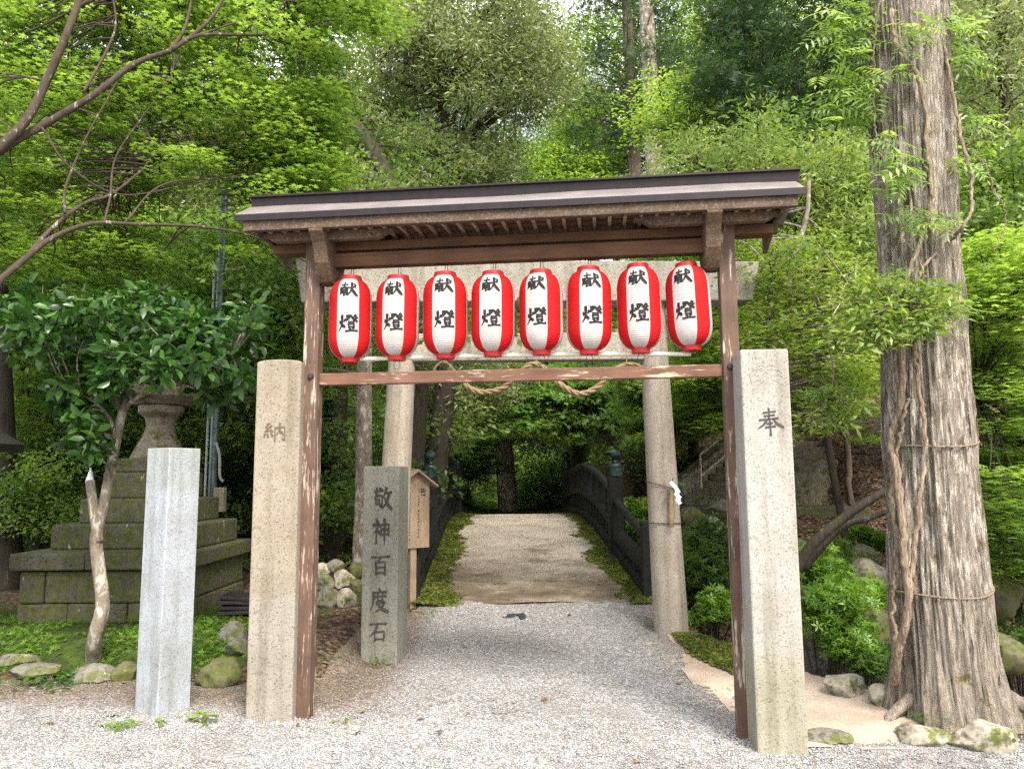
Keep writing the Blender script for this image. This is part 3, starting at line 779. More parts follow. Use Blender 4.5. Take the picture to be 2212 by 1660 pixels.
def newel(s, t, h, parent, w=.20, wy=None):
    x, y, z = bp(s, t, 0)
    p = MB(); p.box((x, y, z + h / 2 - .15), (w, w, h + .3), Matrix.Rotation(math.atan2(-bd[0], bd[1]), 3, 'Z'))
    o = p.build("newel_post", M['black_wood'], parent, bevel=.008)
    c = MB(); zt = z + h
    c.lathe([(.105, 0), (.118, .01), (.118, .05), (.104, .055), (.104, .13), (.110, .135), (.110, .155), (.100, .165), (.095, .19), (.05, .215), (.042, .235), (.05, .25), (.085, .275), (.098, .31), (.092, .345), (.06, .375), (.015, .395), (.0, .405)], 24, (x, y, zt))
    c.build("finial", M['cap_metal'], o, smooth='auto')
    return o
for side in (-1, 1):
    rl = tag(empty("railing"), None); rl.parent = bridge
    t = side * (HW + .02)
    S0, S1 = 2.45, 10.15
    newel(S0, t, 1.12, rl); newel(S1, t, 1.12, rl)
    x, y, z = bp(.12, t, 0)
    MB().box((x, y, z + .36), (.17, .17, 1.0), Matrix.Rotation(0, 3, 'Z')).build("end_post", M['black_wood'], rl, bevel=.008)
    # rails follow the arch between the newels, sloping wing rails in front
    sm = np.linspace(S0 + .1, S1 - .1, 26)
    arch = lambda s: .16 * math.sin(math.pi * (s - S0) / (S1 - S0))
    top = MB(); top.tube([bp(s, t, .86 + arch(s)) for s in sm], .062, 10)
    top.tube([bp(s, t, .80 - .16 * (1 - s / S0)) for s in np.linspace(.15, S0 - .1, 6)], .055, 10)
    top.build("top_rail", M['black_wood'], rl, smooth='auto')
    def ribbon(z, h, w, s_list, zofs=lambda s: 0):
        mb = MB(); vs, fs = [], []
        for s in s_list:
            for a, bq in ((-w / 2, -h / 2), (w / 2, -h / 2), (w / 2, h / 2), (-w / 2, h / 2)): vs.append(bp(s, t + a, z + zofs(s) + bq))
        k = len(s_list)
        for i in range(k - 1):
            for q in range(4): fs.append((i * 4 + q, i * 4 + (q + 1) % 4, (i + 1) * 4 + (q + 1) % 4, (i + 1) * 4 + q))
        fs += [(3, 2, 1, 0), tuple(4 * (k - 1) + q for q in range(4))]
        return mb.add(vs, fs)
    a = ribbon(.44, .10, .13, sm, lambda s: arch(s) * .6); w2 = ribbon(.34, .12, .14, np.linspace(.2, S0 - .1, 5))
    a.add(w2.v, w2.f); a.build("mid_rail", M['black_wood'], rl)
    a = ribbon(.10, .19, .16, sm); w2 = ribbon(.09, .17, .15, np.linspace(.2, S0 - .1, 5)); a.add(w2.v, w2.f); a.build("base_rail", M['black_wood'], rl)
    for s in np.linspace(S0 + .75, S1 - .75, 9):
        b0, b1 = bp(s, t, .49 + .6 * arch(s)), bp(s, t, .81 + arch(s))
        MB().box((b0[0], b0[1], (b0[2] + b1[2]) / 2), (.10, .10, b1[2] - b0[2] - .006)).build("baluster", M['black_wood'], rl)
    for s in np.linspace(S0 + .35, S1 - .35, 19):
        b0, b1 = bp(s, t, .197), bp(s, t, .388 + .6 * arch(s))
        MB().box((b0[0], b0[1], (b0[2] + b1[2]) / 2), (.07, .09, b1[2] - b0[2] - .006)).build("strut", M['black_wood'], rl)
    for s in (.85, 1.6):
        b0, b1 = bp(s, t, .178), bp(s, t, .277)
        MB().box((b0[0], b0[1], (b0[2] + b1[2]) / 2), (.11, .16, b1[2] - b0[2])).build("strut", M['black_wood'], rl)

# ------------------------------------------------------------------ brush writing
GL = {
 '献': ['10,22 46,18', '28,3 27,34', 't 9,42 9,70 3,92', 'k 9,42 46,38 48,92 40,86', 'd 18,48 22,58', 't 37,46 30,58', '16,65 40,62', '14,77 42,75', '28,60 27,94', '52,42 92,34', 't 72,4 71,40 62,70 46,95', 'n 71,42 80,66 99,94', 'd 84,13 92,24'],
 '燈': ['d 7,40 12,54', 't 38,32 29,48', 't 20,10 20,50 14,76 0,98', 'n 20,58 34,76', 't 44,15 62,12 54,28 38,44', 'd 44,25 52,31', 't 92,6 78,18', 't 98,18 84,30', 'n 66,8 78,26 99,42', '54,46 82,44', '54,57 57,75', '54,57 84,55 81,75', '56,73 81,72', 'd 58,79 64,88', 't 80,77 75,89', '40,96 99,93'],
 '奉': ['30,16 72,11', '33,28 68,24', '16,42 80,36', '50,1 49,40', 't 41,42 30,58 8,74', 'n 64,38 78,56 99,68', '42,56 60,53', '36,69 70,65', '52,46 53,98'],
 '納': ['t 25,4 10,24', '10,24 24,30', 't 36,16 8,46', '8,46 38,42', 'd 32,36 40,48', 't 8,58 4,80', 'd 18,56 22,74', 'd 32,54 42,70', '52,28 51,94', 'k 52,28 94,24 93,92 84,84', 't 72,4 70,40 57,66', 'n 72,40 86,60'],
 '敬': ['6,18 50,14', '18,5 20,27', 't 37,3 33,25', 't 18,28 14,38 4,52', 'k 16,38 48,34 46,86 37,78', '14,54 16,73', '14,54 33,52 31,72', '16,71 32,70', 't 70,3 64,22 54,40', '62,26 96,21', 't 85,25 72,62 44,96', 'n 58,42 76,70 99,94'],
 '神': ['d 19,3 29,14', 't 4,28 36,24 6,62', '22,46 22,98', 'd 27,45 39,58', '45,26 48,66', '45,26 90,22 86,66', '48,45 86,43', '48,64 86,62', 't 66,1 66,60 66,102'],
 '百': ['3,14 97,9', 't 50,14 36,36', '25,38 28,98', '25,38 75,35 74,96', '28,63 73,61', '28,90 73,88'],
 '度': ['d 49,1 53,14', '20,20 88,15', 't 20,20 18,60 2,96', '30,36 84,32', '42,25 43,53', '68,23 66,53', '43,52 67,50', 't 34,63 77,58 56,84 26,99', 'n 42,66 62,84 98,97'],
 '石': ['5,14 94,9', 't 46,13 32,46 0,78', '30,53 32,94', '30,53 85,48 80,92', '32,87 82,85'],
 '告': ['t 26,4 12,26', '24,18 84,15', '50,2 50,40', '8,42 96,38', '24,58 28,96', '24,58 78,55 74,94', '28,90 74,88'],
}
def stroke_ribbon(spec, w):
    a = spec.split(); kind = 'h'
    if a[0] in 'tndk': kind = a.pop(0)
    P = np.array([[float(q) for q in s.split(',')] for s in a])
    if kind in 'tn' and len(P) > 2: P = spline(P, 18)
    else:
        segs = [np.linspace(P[i], P[i + 1], 6)[:-1] for i in range(len(P) - 1)] + [P[-1:]]
        P = np.concatenate(segs)
    n = len(P); u = np.linspace(0, 1, n)
    if kind == 't': ww = 1.15 * (1 - u) ** .6 + .12
    elif kind == 'n': ww = .45 + .95 * np.sin(np.clip(u * 1.05, 0, 1) * math.pi * .80) ** 1.2
    elif kind == 'd': ww = .45 + .9 * u
    else: ww = .95 - .30 * np.sin(u * math.pi) + .15 * (u > .85)
    T = np.gradient(P, axis=0); T /= np.linalg.norm(T, axis=1, keepdims=True) + 1e-9
    Nn = np.stack([-T[:, 1], T[:, 0]], 1)
    ext = P.copy()
    if kind != 't': ext[-1] += T[-1] * w * .3
    ext[0] -= T[0] * w * .25
    return ext + Nn * (ww * w / 2)[:, None], ext - Nn * (ww * w / 2)[:, None]

def glyph(ch, fn, w=9.5):
    """fn(u, v, k) maps u (right) and v (down), both 0..1, to a point; k keeps strokes 0.15 mm apart."""
    mb = MB()
    for k, sp in enumerate(GL[ch]):
        A, B = stroke_ribbon(sp, w)
        vs = [fn(p[0] / 100, p[1] / 100, k) for p in A] + [fn(p[0] / 100, p[1] / 100, k) for p in B]
        n = len(A)
        mb.add(vs, [(i, i + 1, n + i + 1, n + i) for i in range(n - 1)])
    return mb

def flat_glyph(name, ch, org, u, v, nrm, sw, sh, mt, parent, w=9.5):
    org, u, v, nrm = map(np.array, (org, u, v, nrm))
    mb = glyph(ch, lambda a, b_, k: org + u * (a - .5) * sw + v * (b_ - .5) * sh + nrm * (.0015 + .00015 * k), w)
    return mb.build(name, mt, parent, recalc=False)

# ------------------------------------------------------------------ roofed gate
YAW = rad(-6.6)
GU = np.array([math.cos(YAW), math.sin(YAW), 0]); GV = np.array([-math.sin(YAW), math.cos(YAW), 0])
GO = np.array([-1.353, 5.142, 0.0])
def gp(px, py, v=0.0):                         # where a line of sight meets the gate plane shifted back by v
    d = ray(px, py); q = GO + GV * v
    p = EYE + d * (np.dot(q - EYE, GV) / np.dot(d, GV))
    return float(np.dot(p - GO, GU)), float(p[2])
UL, UR, PWD = -.02, 2.775, .105
gate = empty("roofed_gate", GO, YAW, "brown timber gate with a small metal roof, hung with eight red and white lanterns", "gate")
def gb(name, c, s, mt, parent=gate, bevel=.006, rot=None):
    return MB().box(c, s, rot).build(name, mt, parent, bevel=bevel)
for u_, zb in ((UL, -.06), (UR, -.10)):
    ps = gb("post", (u_, PWD / 2, (3.20 + zb) / 2), (PWD, PWD, 3.20 - zb), M['post_wood'])
    zb2 = 2.245
    bo = MB(); bo.lathe([(.0, .014), (.016, .012), (.022, 0), (.022, -.004)], 10)
    for i, p in enumerate(bo.v): bo.v[i] = (u_ + (.005 if u_ < 1 else -.01) + p[0], -.001 - p[2], zb2 + p[1])
    bo.build("bolt", M['iron'], ps, smooth='auto')
u0, u1 = UL + PWD / 2, UR - PWD / 2
gb("crossrail", ((u0 + u1) / 2, .055, 2.229), (u1 - u0 + .002, .05, .082), M['rail_wood'])
gb("tie_beam", ((u0 + u1) / 2, .0525, 3.055), (u1 - u0, .085, .098), M['beam_wood'])
# arms that carry the eaves, one on the inner face of each post
arm = [(-.235, 3.255), (-.235, 3.19), (-.205, 3.165), (-.165, 3.13), (-.135, 3.075), (-.115, 3.005), (-.085, 2.965), (-.05, 2.925), (-.02, 2.895), (.05, 2.885), (.12, 2.895), (.15, 2.925), (.185, 2.965), (.215, 3.005), (.235, 3.075), (.265, 3.13), (.305, 3.165), (.335, 3.19), (.335, 3.255), (.25, 3.29), (-.15, 3.29)]
for u_, sg in ((UL + PWD / 2, 1), (UR - PWD / 2, -1)):
    MB().prism(arm, lambda a, b_, t: (u_ + sg * t, a, b_), .002, .098).build("eave_bracket", M['bracket_wood'], gate, bevel=.006)
# roof
uc = (UL + UR) / 2
EV = -.25
roof = empty("roof"); roof.parent = gate
eL = gp(508, 465, EV)[0]; eR = gp(1740, 403, EV)[0]; rL = gp(545, 425, 0)[0]; rR = gp(1727, 365, 0)[0]
EZ = (gp(508, 465, EV)[1] + gp(1740, 403, EV)[1]) / 2
RZ = (gp(545, 425, -.03)[1] + gp(1727, 365, -.03)[1]) / 2
RB = (gp(552, 452, -.03)[1] + gp(1722, 391, -.03)[1]) / 2
print("G", [ (round(a,3),round(b,3)) for a,b in (gp(1000,490,-.44),gp(1000,512,-.16),gp(1000,535,-.16),gp(1000,535,.01),gp(1000,565,.01),gp(673,482,-.40),gp(728,603,.05),gp(1561,439,-.40),gp(1539,571,.05),gp(620,500,-.44),gp(1000,478,-.46))]);print("roof", eL, eR, rL, rR, EZ, RZ, RB)
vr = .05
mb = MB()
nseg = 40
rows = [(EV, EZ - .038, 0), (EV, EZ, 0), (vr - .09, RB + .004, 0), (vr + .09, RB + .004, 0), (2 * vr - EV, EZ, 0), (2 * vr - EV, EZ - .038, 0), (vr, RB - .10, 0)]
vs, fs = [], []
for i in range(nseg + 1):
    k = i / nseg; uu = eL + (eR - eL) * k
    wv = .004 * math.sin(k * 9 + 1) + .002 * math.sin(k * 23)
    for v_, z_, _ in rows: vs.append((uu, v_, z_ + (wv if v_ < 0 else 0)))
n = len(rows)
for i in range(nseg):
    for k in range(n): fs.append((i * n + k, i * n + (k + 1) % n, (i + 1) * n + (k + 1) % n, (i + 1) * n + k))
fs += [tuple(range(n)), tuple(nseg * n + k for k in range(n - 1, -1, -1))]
mb.add(vs, fs).build("roof_sheet", M['roof_sky_pale'], roof)
for v_ in (EV - .004, 2 * vr - EV + .004):
    gb("eave_flashing", ((eL + eR) / 2, v_, EZ - .024), (eR - eL + .012, .008, .046), M['roof_metal'], roof, .002)
rc = [(-.075, RB - .02), (-.085, RZ - .018), (-.105, RZ - .012), (-.105, RZ), (.0, RZ + .022), (.105, RZ), (.105, RZ - .012), (.085, RZ - .018), (.075, RB - .02)]
MB().prism(rc, lambda a, b_, t: (t + (-.012 if t < 1 else .012) * (b_ > RB), vr + a, b_), rL + .02, rR - .02).build("ridge_cap", M['roof_metal'], roof)
# timber under the sheet: fascia, eave beams, rafters, soffit boards, bargeboards
sl = (RB - EZ) / (-EV + vr - .09)
zr = lambda v: EZ + (min(v, 2 * vr - v) - EV) * sl    # height of the sheet
for v_ in (EV + .035, 2 * vr - EV - .035):
    gb("fascia", (uc, v_, EZ - .075), (eR - eL - .10, .045, .072), M['eave_wood'], roof, .004)

for v_ in (.062, 2 * vr + .03):
    gb("wall_plate", (uc, v_, 3.158), (eR - eL - .28, .055, .062), M['beam_wood'], roof, .004)
gb("ridge_beam", (uc, vr, 3.30), (eR - eL - .5, .08, .11), M['beam_wood'], roof, .004)
for sgn in (-1, 1):
    a0 = vr + sgn * .50; n_r = 34
    v0, v1 = (EV + .06, vr) if sgn < 0 else (vr + .001, 2 * vr - EV - .06)
    bz = lambda v: 3.236 + .10 * (min(v, 2 * vr - v) - EV)
    poly = [(v0, bz(v0)), (v1, bz(v1)), (v1, bz(v1) + .012), (v0, bz(v0) + .012)]
    MB().prism(poly, lambda a, b_, t: (t, a, b_), eL + .14, eR - .14).build("soffit_board", M['soffit_wood'], roof)
    for k in range(n_r):
        uu = eL + .2 + (eR - eL - .4) * k / (n_r - 1)
        p2 = [(v0, bz(v0) - .002), (v1, bz(v1) - .002), (v1, bz(v1) - .030), (v0, bz(v0) - .030)]
        MB().prism(p2, lambda a, b_, t: (uu + t, a, b_), -.011, .011).build("rafter", M['rafter_wood'], roof)
for uu in (eL + .12, eR - .12):
    bb = [(EV + .065, zr(EV + .065) - .045), (vr, zr(vr) - .06), (2 * vr - EV - .02, zr(EV + .02) - .045), (2 * vr - EV + .06, EZ - .10), (2 * vr - EV + .06, EZ - .225), (vr, EZ - .115), (EV + .065, EZ - .125)]
    MB().prism(bb, lambda a, b_, t: (uu + t, a, b_), -.014, .014).build("bargeboard", M['bracket_wood'], roof, bevel=.003)
# bolster boards with a carved end either side of each post
for u_ in (UL, UR):
    for v_ in (-.09, 2 * vr + .09):
        so, si = (.34, .60) if u_ < 1 else (.60, .34)
        pts = [(-so, 3.225), (-so, 3.20), (-so + .05, 3.195), (-so + .085, 3.172), (-so + .11, 3.160), (si - .11, 3.160), (si - .085, 3.172), (si - .05, 3.195), (si, 3.20), (si, 3.225)]
        MB().prism(pts, lambda a, b_, t: (u_ + a, v_ + t, b_), -.03, .03).build("bolster", M['bracket_wood'], roof, bevel=.003)

# ------------------------------------------------------------------ lanterns
LH, LR = .535, .147
def lan_prof(n=150):
    pr = []
    for i in range(n + 1):
        k = i / n; z = -LH / 2 + LH * k
        a = abs(2 * k - 1)
        re = .072 if k > .5 else .062
        r_ = re + (LR - re) * max(0, 1 - max(0, (a - .42) / .58) ** 2.5) ** .60
        ribs = .0034 * (abs(math.sin(math.pi * k * 40)) - .6)
        pr.append((r_ + ribs * (1 if 0.02 < k < .98 else 0), z))
    return pr
PROF = lan_prof()
zs_, rs_ = np.array([p[1] for p in PROF]), np.array([p[0] for p in PROF])
def lrad(z): return float(np.interp(z, zs_, rs_))
def lantern_body(parent):
    seg = 72; mb = MB(); mb.lathe(PROF, seg)
    me = []
    bounds = [28, 76, 130, 230, 284, 332]      # white to 28, red to 76, white, red ...
    for f in mb.f:
        if len(f) > 4: me.append(0); continue
        c = np.mean([mb.v[i] for i in f], 0)
        ang = math.degrees(math.atan2(c[0], -c[1])) % 360
        k = sum(ang >= q for q in bounds)
        me.append(k % 2)
    mb.m = me
    return mb.build("paper_body", [M['paper_white'], M['paper_red']], parent, smooth=True)
def lantern_parts(parent):
    lantern_body(parent)
    for z0, r0, r1 in ((LH / 2 - .004, .076, .072), (-LH / 2 - .030, .060, .064)):
        MB().lathe([(r0 - .006, 0), (r0, 0), (r0 + .001, .012), (r1, .034), (r1 - .006, .034), (r0 - .008, .004)], 40, (0, 0, z0)).build("end_ring", M['ring_red'], parent, smooth='auto')
    def on(z0, hh, ww, dx):
        def fn(a, b_, k):
            z = z0 + (.5 - b_) * hh; rr = lrad(z) + .0022 + .00015 * k
            an = ((a - .5) * ww + dx) / LR
            return (rr * math.sin(an), -rr * math.cos(an), z)
        return fn
    glyph('献', on(.180, .104, .122, 0), 13).build("lettering", M['ink'], parent, recalc=False)
    glyph('燈', on(-.050, .122, .128, .002), 12.0).build("lettering", M['ink'], parent, recalc=False)
LAN = [(757, 598, 782, -6, 0, "first lantern from the left, beside the left gate post"), (859, 597, 777, -3, .5, "second lantern from the left, just right of the endmost one"),
       (962, 590, 774, -3, -.4, "third lantern from the left, before the left stone column"), (1065, 588, 769, -8, .3, "fourth lantern from the left, left of the middle gap"),
       (1169, 585, 766, -7, 0, "fifth lantern from the left, right of the middle gap"), (1272, 578, 765, 6, .4, "sixth lantern from the left, third from the right post"),
       (1381, 572, 762, 1, -.5, "seventh lantern from the left, before the right stone column"), (1488, 569, 757, -13, -2.0, "last lantern on the right, beside the right gate post")]
GRP = "red and white paper lanterns hanging in a row from the gate"
first_lantern = None
FACE = [-7.6, -14, -5, -8, -14, 7, -3, -12]         # how far each one has turned from facing the path
for (px, t, b_, tw, lean, lab), tw in zip(LAN, FACE):
    uu, zc = gp(px, (t + b_) / 2, .055); zt = gp(px, t, .055)[1]; zbm = gp(px, b_, .055)[1]
    o = empty("paper_lantern") if first_lantern is None else copy_tree(first_lantern)
    if first_lantern is None: lantern_parts(o); first_lantern = o
    p = GO + GU * uu + GV * .055; p[2] = zc
    o.location = p; view = math.atan2(p[0], p[1])
    o.rotation_euler = (rad(lean) * .4, rad(lean), -view + rad(tw))
    k_ = (zt - zbm) / .592; o.scale = (k_ * (1 + .03 * math.sin(px * 1.7)), k_ * (1 + .03 * math.cos(px)), k_)
    tag(o, "red and white paper lantern, " + lab, "lantern", GRP)
    wb = MB()                                   # hanging wire up to the beam and ring down to the pole
    k = k_; h1 = (2.9975 - zc) / k
    wb.tube([(-.004, 0, LH / 2 + .02), (.002, .0, h1)], .0022, 5); wb.tube([(.018, 0, LH / 2 + .02), (.016, 0, h1)], .0022, 5)
    zb_ = -LH / 2 - .028
    wb.tube([(.022 * math.sin(a), .004, zb_ - .032 + .032 * math.cos(a)) for a in np.linspace(0, 6.283, 14)], .0018, 5, cap=False)
    wb.build("hanging_wire", M['wire'], o)

a, b_ = gp(778, 775, .075), gp(1492, 764, .075)
pb_ = MB(); pts = [(a[0] + (b_[0] - a[0]) * k, .085, a[1] + (b_[1] - a[1]) * k + .012 * math.sin(k * 3.1)) for k in np.linspace(0, 1, 60)]
rr_ = [.0145 + (.0025 if i % 7 == 3 else 0) for i in range(60)]
pole = pb_.tube(pts, rr_, 12).build("bamboo_pole", M['bamboo'], None, smooth='auto')
pole.location = GO; pole.rotation_euler = (0, 0, YAW)
tag(pole, "pale bamboo pole running beneath the row of lanterns", "pole")

# ------------------------------------------------------------------ granite pillars
def pillar(name, base, rz, w, d, h, mt, label, top=.0, cat="stone pillar", bev=.012, taper=1.0, sink=.12):
    o = empty(name, base, rz, label, cat)
    mb = MB(); n = 8
    if top > 0:
        arc = [(w / 2 * taper * math.cos(a), h - top + top * math.sin(a)) for a in np.linspace(0, math.pi, 15)]
        poly = [(-w / 2, -sink), (w / 2, -sink)] + arc
        mb.prism(poly, lambda a, b_, t: (a, t, b_), -d / 2, d / 2)
    else: mb.box((0, 0, (h - sink) / 2), (w, d, h + sink), taper=taper)
    s = mb.build("shaft", mt, o, bevel=bev); return o
# left front pillar
pz = float(zf(-1.56, 5.2))
c = np.array([-1.565, 5.08, pz]); yw = rad(-2)
pl_ = pillar("stone_pillar", c + np.array([.15 * math.sin(-yw), .15, 0]), yw, .302, .30, 2.335, M['granite_beige'], "beige granite pillar with a low rounded top against the left gate post", top=.022)
flat_glyph("engraved_letter", '納', (-.015, -.151, 1.845), (1, 0, 0), (0, 0, -1), (0, -1, 0), .155, .13, M['carve_soft'], pl_, 8)
c = np.array([1.545, 4.585, float(zf(1.54, 4.6))])
pr_ = pillar("stone_pillar", c + np.array([0, .15, 0]), rad(-4), .288, .30, 2.35, M['granite_white'], "white speckled granite pillar against the right gate post, with a carved crest", top=0)
flat_glyph("engraved_letter", '奉', (.01, -.151, 1.905), (1, 0, 0), (0, 0, -1), (0, -1, 0), .165, .165, M['carve'], pr_, 8.0)
cr = MB()                                       # leafy crest, thin cut lines
def cl(pts, w=.0042, k=[0]):
    P = spline(pts, 24); T = np.gradient(P, axis=0); T /= np.linalg.norm(T, axis=1, keepdims=True) + 1e-9
    N2 = np.stack([-T[:, 1], T[:, 0]], 1) * w / 2; k[0] += 1; y_ = -.1513 - .0001 * k[0]
    vs = [(q[0] + .005, y_, q[1] + 2.165) for q in P + N2] + [(q[0] + .005, y_, q[1] + 2.165) for q in P - N2]; n = len(P)
    cr.add(vs, [(i, i + 1, n + i + 1, n + i) for i in range(n - 1)])
for rr_ in (.036, .019): cl([(rr_ * math.sin(a), rr_ * 1.05 * math.cos(a) - (.012 if abs(a - math.pi) < .1 else 0)) for a in np.linspace(0, 2 * math.pi, 13)])
for sg in (-1, 1):
    for q in ((0.0, .042, .03, .062, .082, .058), (.022, .046, .05, .06, .094, .040), (.04, .02, .07, .03, .10, .012), (.042, -.006, .07, -.012, .088, -.034)):
        cl([(sg * q[0], q[1]), (sg * q[2], q[3]), (sg * q[4], q[5])])
    cl([(sg * .088, .05), (sg * .098, .02), (sg * .085, -.025)]); cl([(sg * .004, .075), (sg * .03, .088), (sg * .055, .078)])
cr.build("engraved_crest", M['carve_faint'], pr_, recalc=False)
# far-left bluish pillar, edge on
po = pillar("stone_pillar", (-2.315, 5.245, float(zf(-2.29, 5.2))), rad(36) + .40, .24, .24, 1.715, M['granite_blue'], "bluish white square granite pillar set corner on, standing alone on the left", bev=.006)
# hundred-visits stone
c = np.array([-1.105, 6.595, float(zf(-1.1, 6.6))])
ph = pillar("inscribed_stone", c + np.array([0, .14, 0]), rad(-9), .315, .29, 1.635, M['granite_grey'], "grey green inscribed stone with five black characters beside the path", cat="stone marker", bev=.006)
for i, ch in enumerate('敬神百度石'):
    zc = D(838 - 2.2 * i, (1077, 1146, 1219, 1295, 1363)[i], 6.6)[2]
    flat_glyph("engraved_letter", ch, (.018 - .006 * i, -.146, zc - c[2]), (1, 0, 0), (0, 0, -1), (0, -1, 0), .165 if i < 4 else .155, (.20, .21, .17, .20, .165)[i], M['carve'], ph, 12.5)

# ------------------------------------------------------------------ stone torii
TY = 7.62
tor = empty("stone_torii", (0.17, TY, 0), 0, "grey granite torii with a broad slanted lintel behind the lantern gate", "torii")
cR, cL = D(1450, 1360, TY), None
def tcol(xb, xt, rb, rt, zb):
    path = [(xb + (xt - xb) * k - .17, 0, zb + (3.42 - zb) * k) for k in np.linspace(0, 1, 14)]
    return MB().tube(path, list(np.linspace(rb, rt, 14)), 40).build("column", M['granite_torii'], tor, smooth='auto')
xt = D(1415, 790, TY); xl = D(867, 805, TY); xl2 = D(857, 1000, TY)
print("torii", cR, xt, xl, xl2)
def ext(p, q, z): return p[0] + (q[0] - p[0]) * (z - p[2]) / (q[2] - p[2])
tcol(ext(cR, xt, -.1), ext(cR, xt, 3.42), .168, .130, -.1)
tcol(ext(xl2, xl, -.1), ext(xl2, xl, 3.42), .160, .130, -.1)
a, b_, c_, d_ = D(638, 560, TY - .17), D(1641, 564, TY - .17), D(1626, 648, TY - .17), D(650, 652, TY - .17)
poly = [(a[0] - .17, a[2]), (b_[0] - .17, b_[2]), (c_[0] - .17, c_[2]), (d_[0] - .17, d_[2])]
MB().prism(poly, lambda x, z, t: (x, t, z), -.17, .17).build("lintel", M['beam_torii'], tor, bevel=.012)
z1, z0 = D(1150, 718, TY - .09)[2], D(1150, 777, TY - .09)[2]
xa, xb_ = ext(xl2, xl, 2.85) - .17, ext(cR, xt, 2.85) - .17
MB().box(((xa + xb_) / 2, 0, (z0 + z1) / 2), (xb_ - xa, .17, z1 - z0)).build("tie_beam", M['beam_torii'], tor, bevel=.01)
# twisted straw rope looped under the torii's lower beam
def rope(path, r_, name, label=None, tw=26, parent=None, strands=3):
    P = np.array(path); n = len(P)
    T = np.gradient(P, axis=0); T /= np.linalg.norm(T, axis=1, keepdims=True)
    L = np.concatenate([[0], np.cumsum(np.linalg.norm(np.diff(P, axis=0), axis=1))])
    mb = MB()
    for s in range(strands):
        q = []
        for i in range(n):
            t = Vector(T[i]); u_ = t.cross(Vector((0, 1, 0.01))).normalized(); w_ = t.cross(u_)
            an = L[i] * tw + s * 2 * math.pi / strands
            rr = r_[i] if not np.isscalar(r_) else r_
            q.append(Vector(P[i]) + (u_ * math.cos(an) + w_ * math.sin(an)) * rr * .52)
        mb.tube(q, [(r_[i] if not np.isscalar(r_) else r_) * .58 for i in range(n)], 7)
    return mb.build(name, M['straw'], parent, smooth=True)
YR = TY - .20
rp = [D(x, y, YR) for x, y in ((934, 806), (945, 788), (962, 782), (978, 798), (1000, 826), (1035, 846), (1085, 838), (1128, 800), (1150, 786), (1172, 792), (1205, 826), (1250, 850), (1290, 836), (1318, 806), (1345, 788), (1372, 786), (1395, 796))]
rp = spline(rp, 240)
rth = np.interp(np.linspace(0, 1, len(rp)), [0, .12, .3, .5, .75, .9, 1], [.009, .014, .029, .026, .030, .016, .007])
ro = empty("straw_rope", (0, 0, 0), 0, "thick twisted straw rope drooping in loops under the torii beam", "rope")
rope(rp, rth, "twisted_strands", parent=ro)
for x, y in ((962, 780), (1158, 785), (1352, 786)):
    p0, p1 = D(x, y + 3, YR), D(x + 1, y - 40, YR)
    MB().tube([p0, (p0 + p1) / 2 + np.array([.01, 0, 0]), p1 + np.array([0, .02, 0])], .006, 5).build("tie_cord", M['straw'], ro)

# bamboo holder with leaves and paper on the right column
hl = empty("offering_tube", (0, 0, 0), 0, "bamboo tube with evergreen sprig and white folded paper, tied to the right torii column", "offering")
q0, q1 = D(1451, 1058, TY - .19), D(1450, 1138, TY - .21)
MB().tube([q0, q1], .026, 12).build("bamboo_tube", M['straw'], hl, smooth='auto')
for y_, sl_ in ((1050, .0), (1128, .0)):
    cc = np.array([ext(cR, xt, D(1440, y_, TY)[2]), TY, D(1440, y_, TY)[2]])
    MB().tube([(cc[0] + .166 * math.cos(a), cc[1] + .166 * math.sin(a), cc[2] + (.05 * -math.cos(a) if y_ < 1100 else 0)) for a in np.linspace(0, 2 * math.pi, 36)], .005, 5, cap=False).build("binding_wire", M['wire'], hl)
r = rng_of(77)
V_, F_, t_ = leaves(r, np.array([D(*p, TY - .2) for p in ((1440, 1050), (1452, 1045), (1462, 1040), (1472, 1030), (1458, 1062), (1470, 1048), (1448, 1060), (1463, 1025))]), .085, T_CAM, None, np.array([[-1, 0, .1], [0, -.3, .6], [.6, 0, .5], [1, 0, .3], [.3, 0, -.5], [1, 0, -.1], [-.6, 0, -.4], [.3, 0, 1]]), .3)
join_leaves("sprig", [(V_, F_, t_)], M['lf_cam'], hl)
zz = MB(); pts = [(1448, 1040), (1458, 1050), (1467, 1064), (1458, 1064), (1470, 1076), (1461, 1076), (1470, 1088)]
for i in range(0, 6, 1):
    p, q = D(*pts[i], TY - .245 - .004 * i), D(*pts[i + 1], TY - .245 - .004 * i)
    zz.beam(p, q, .002, .035)
zz.build("folded_paper", M['white_paper'], hl)

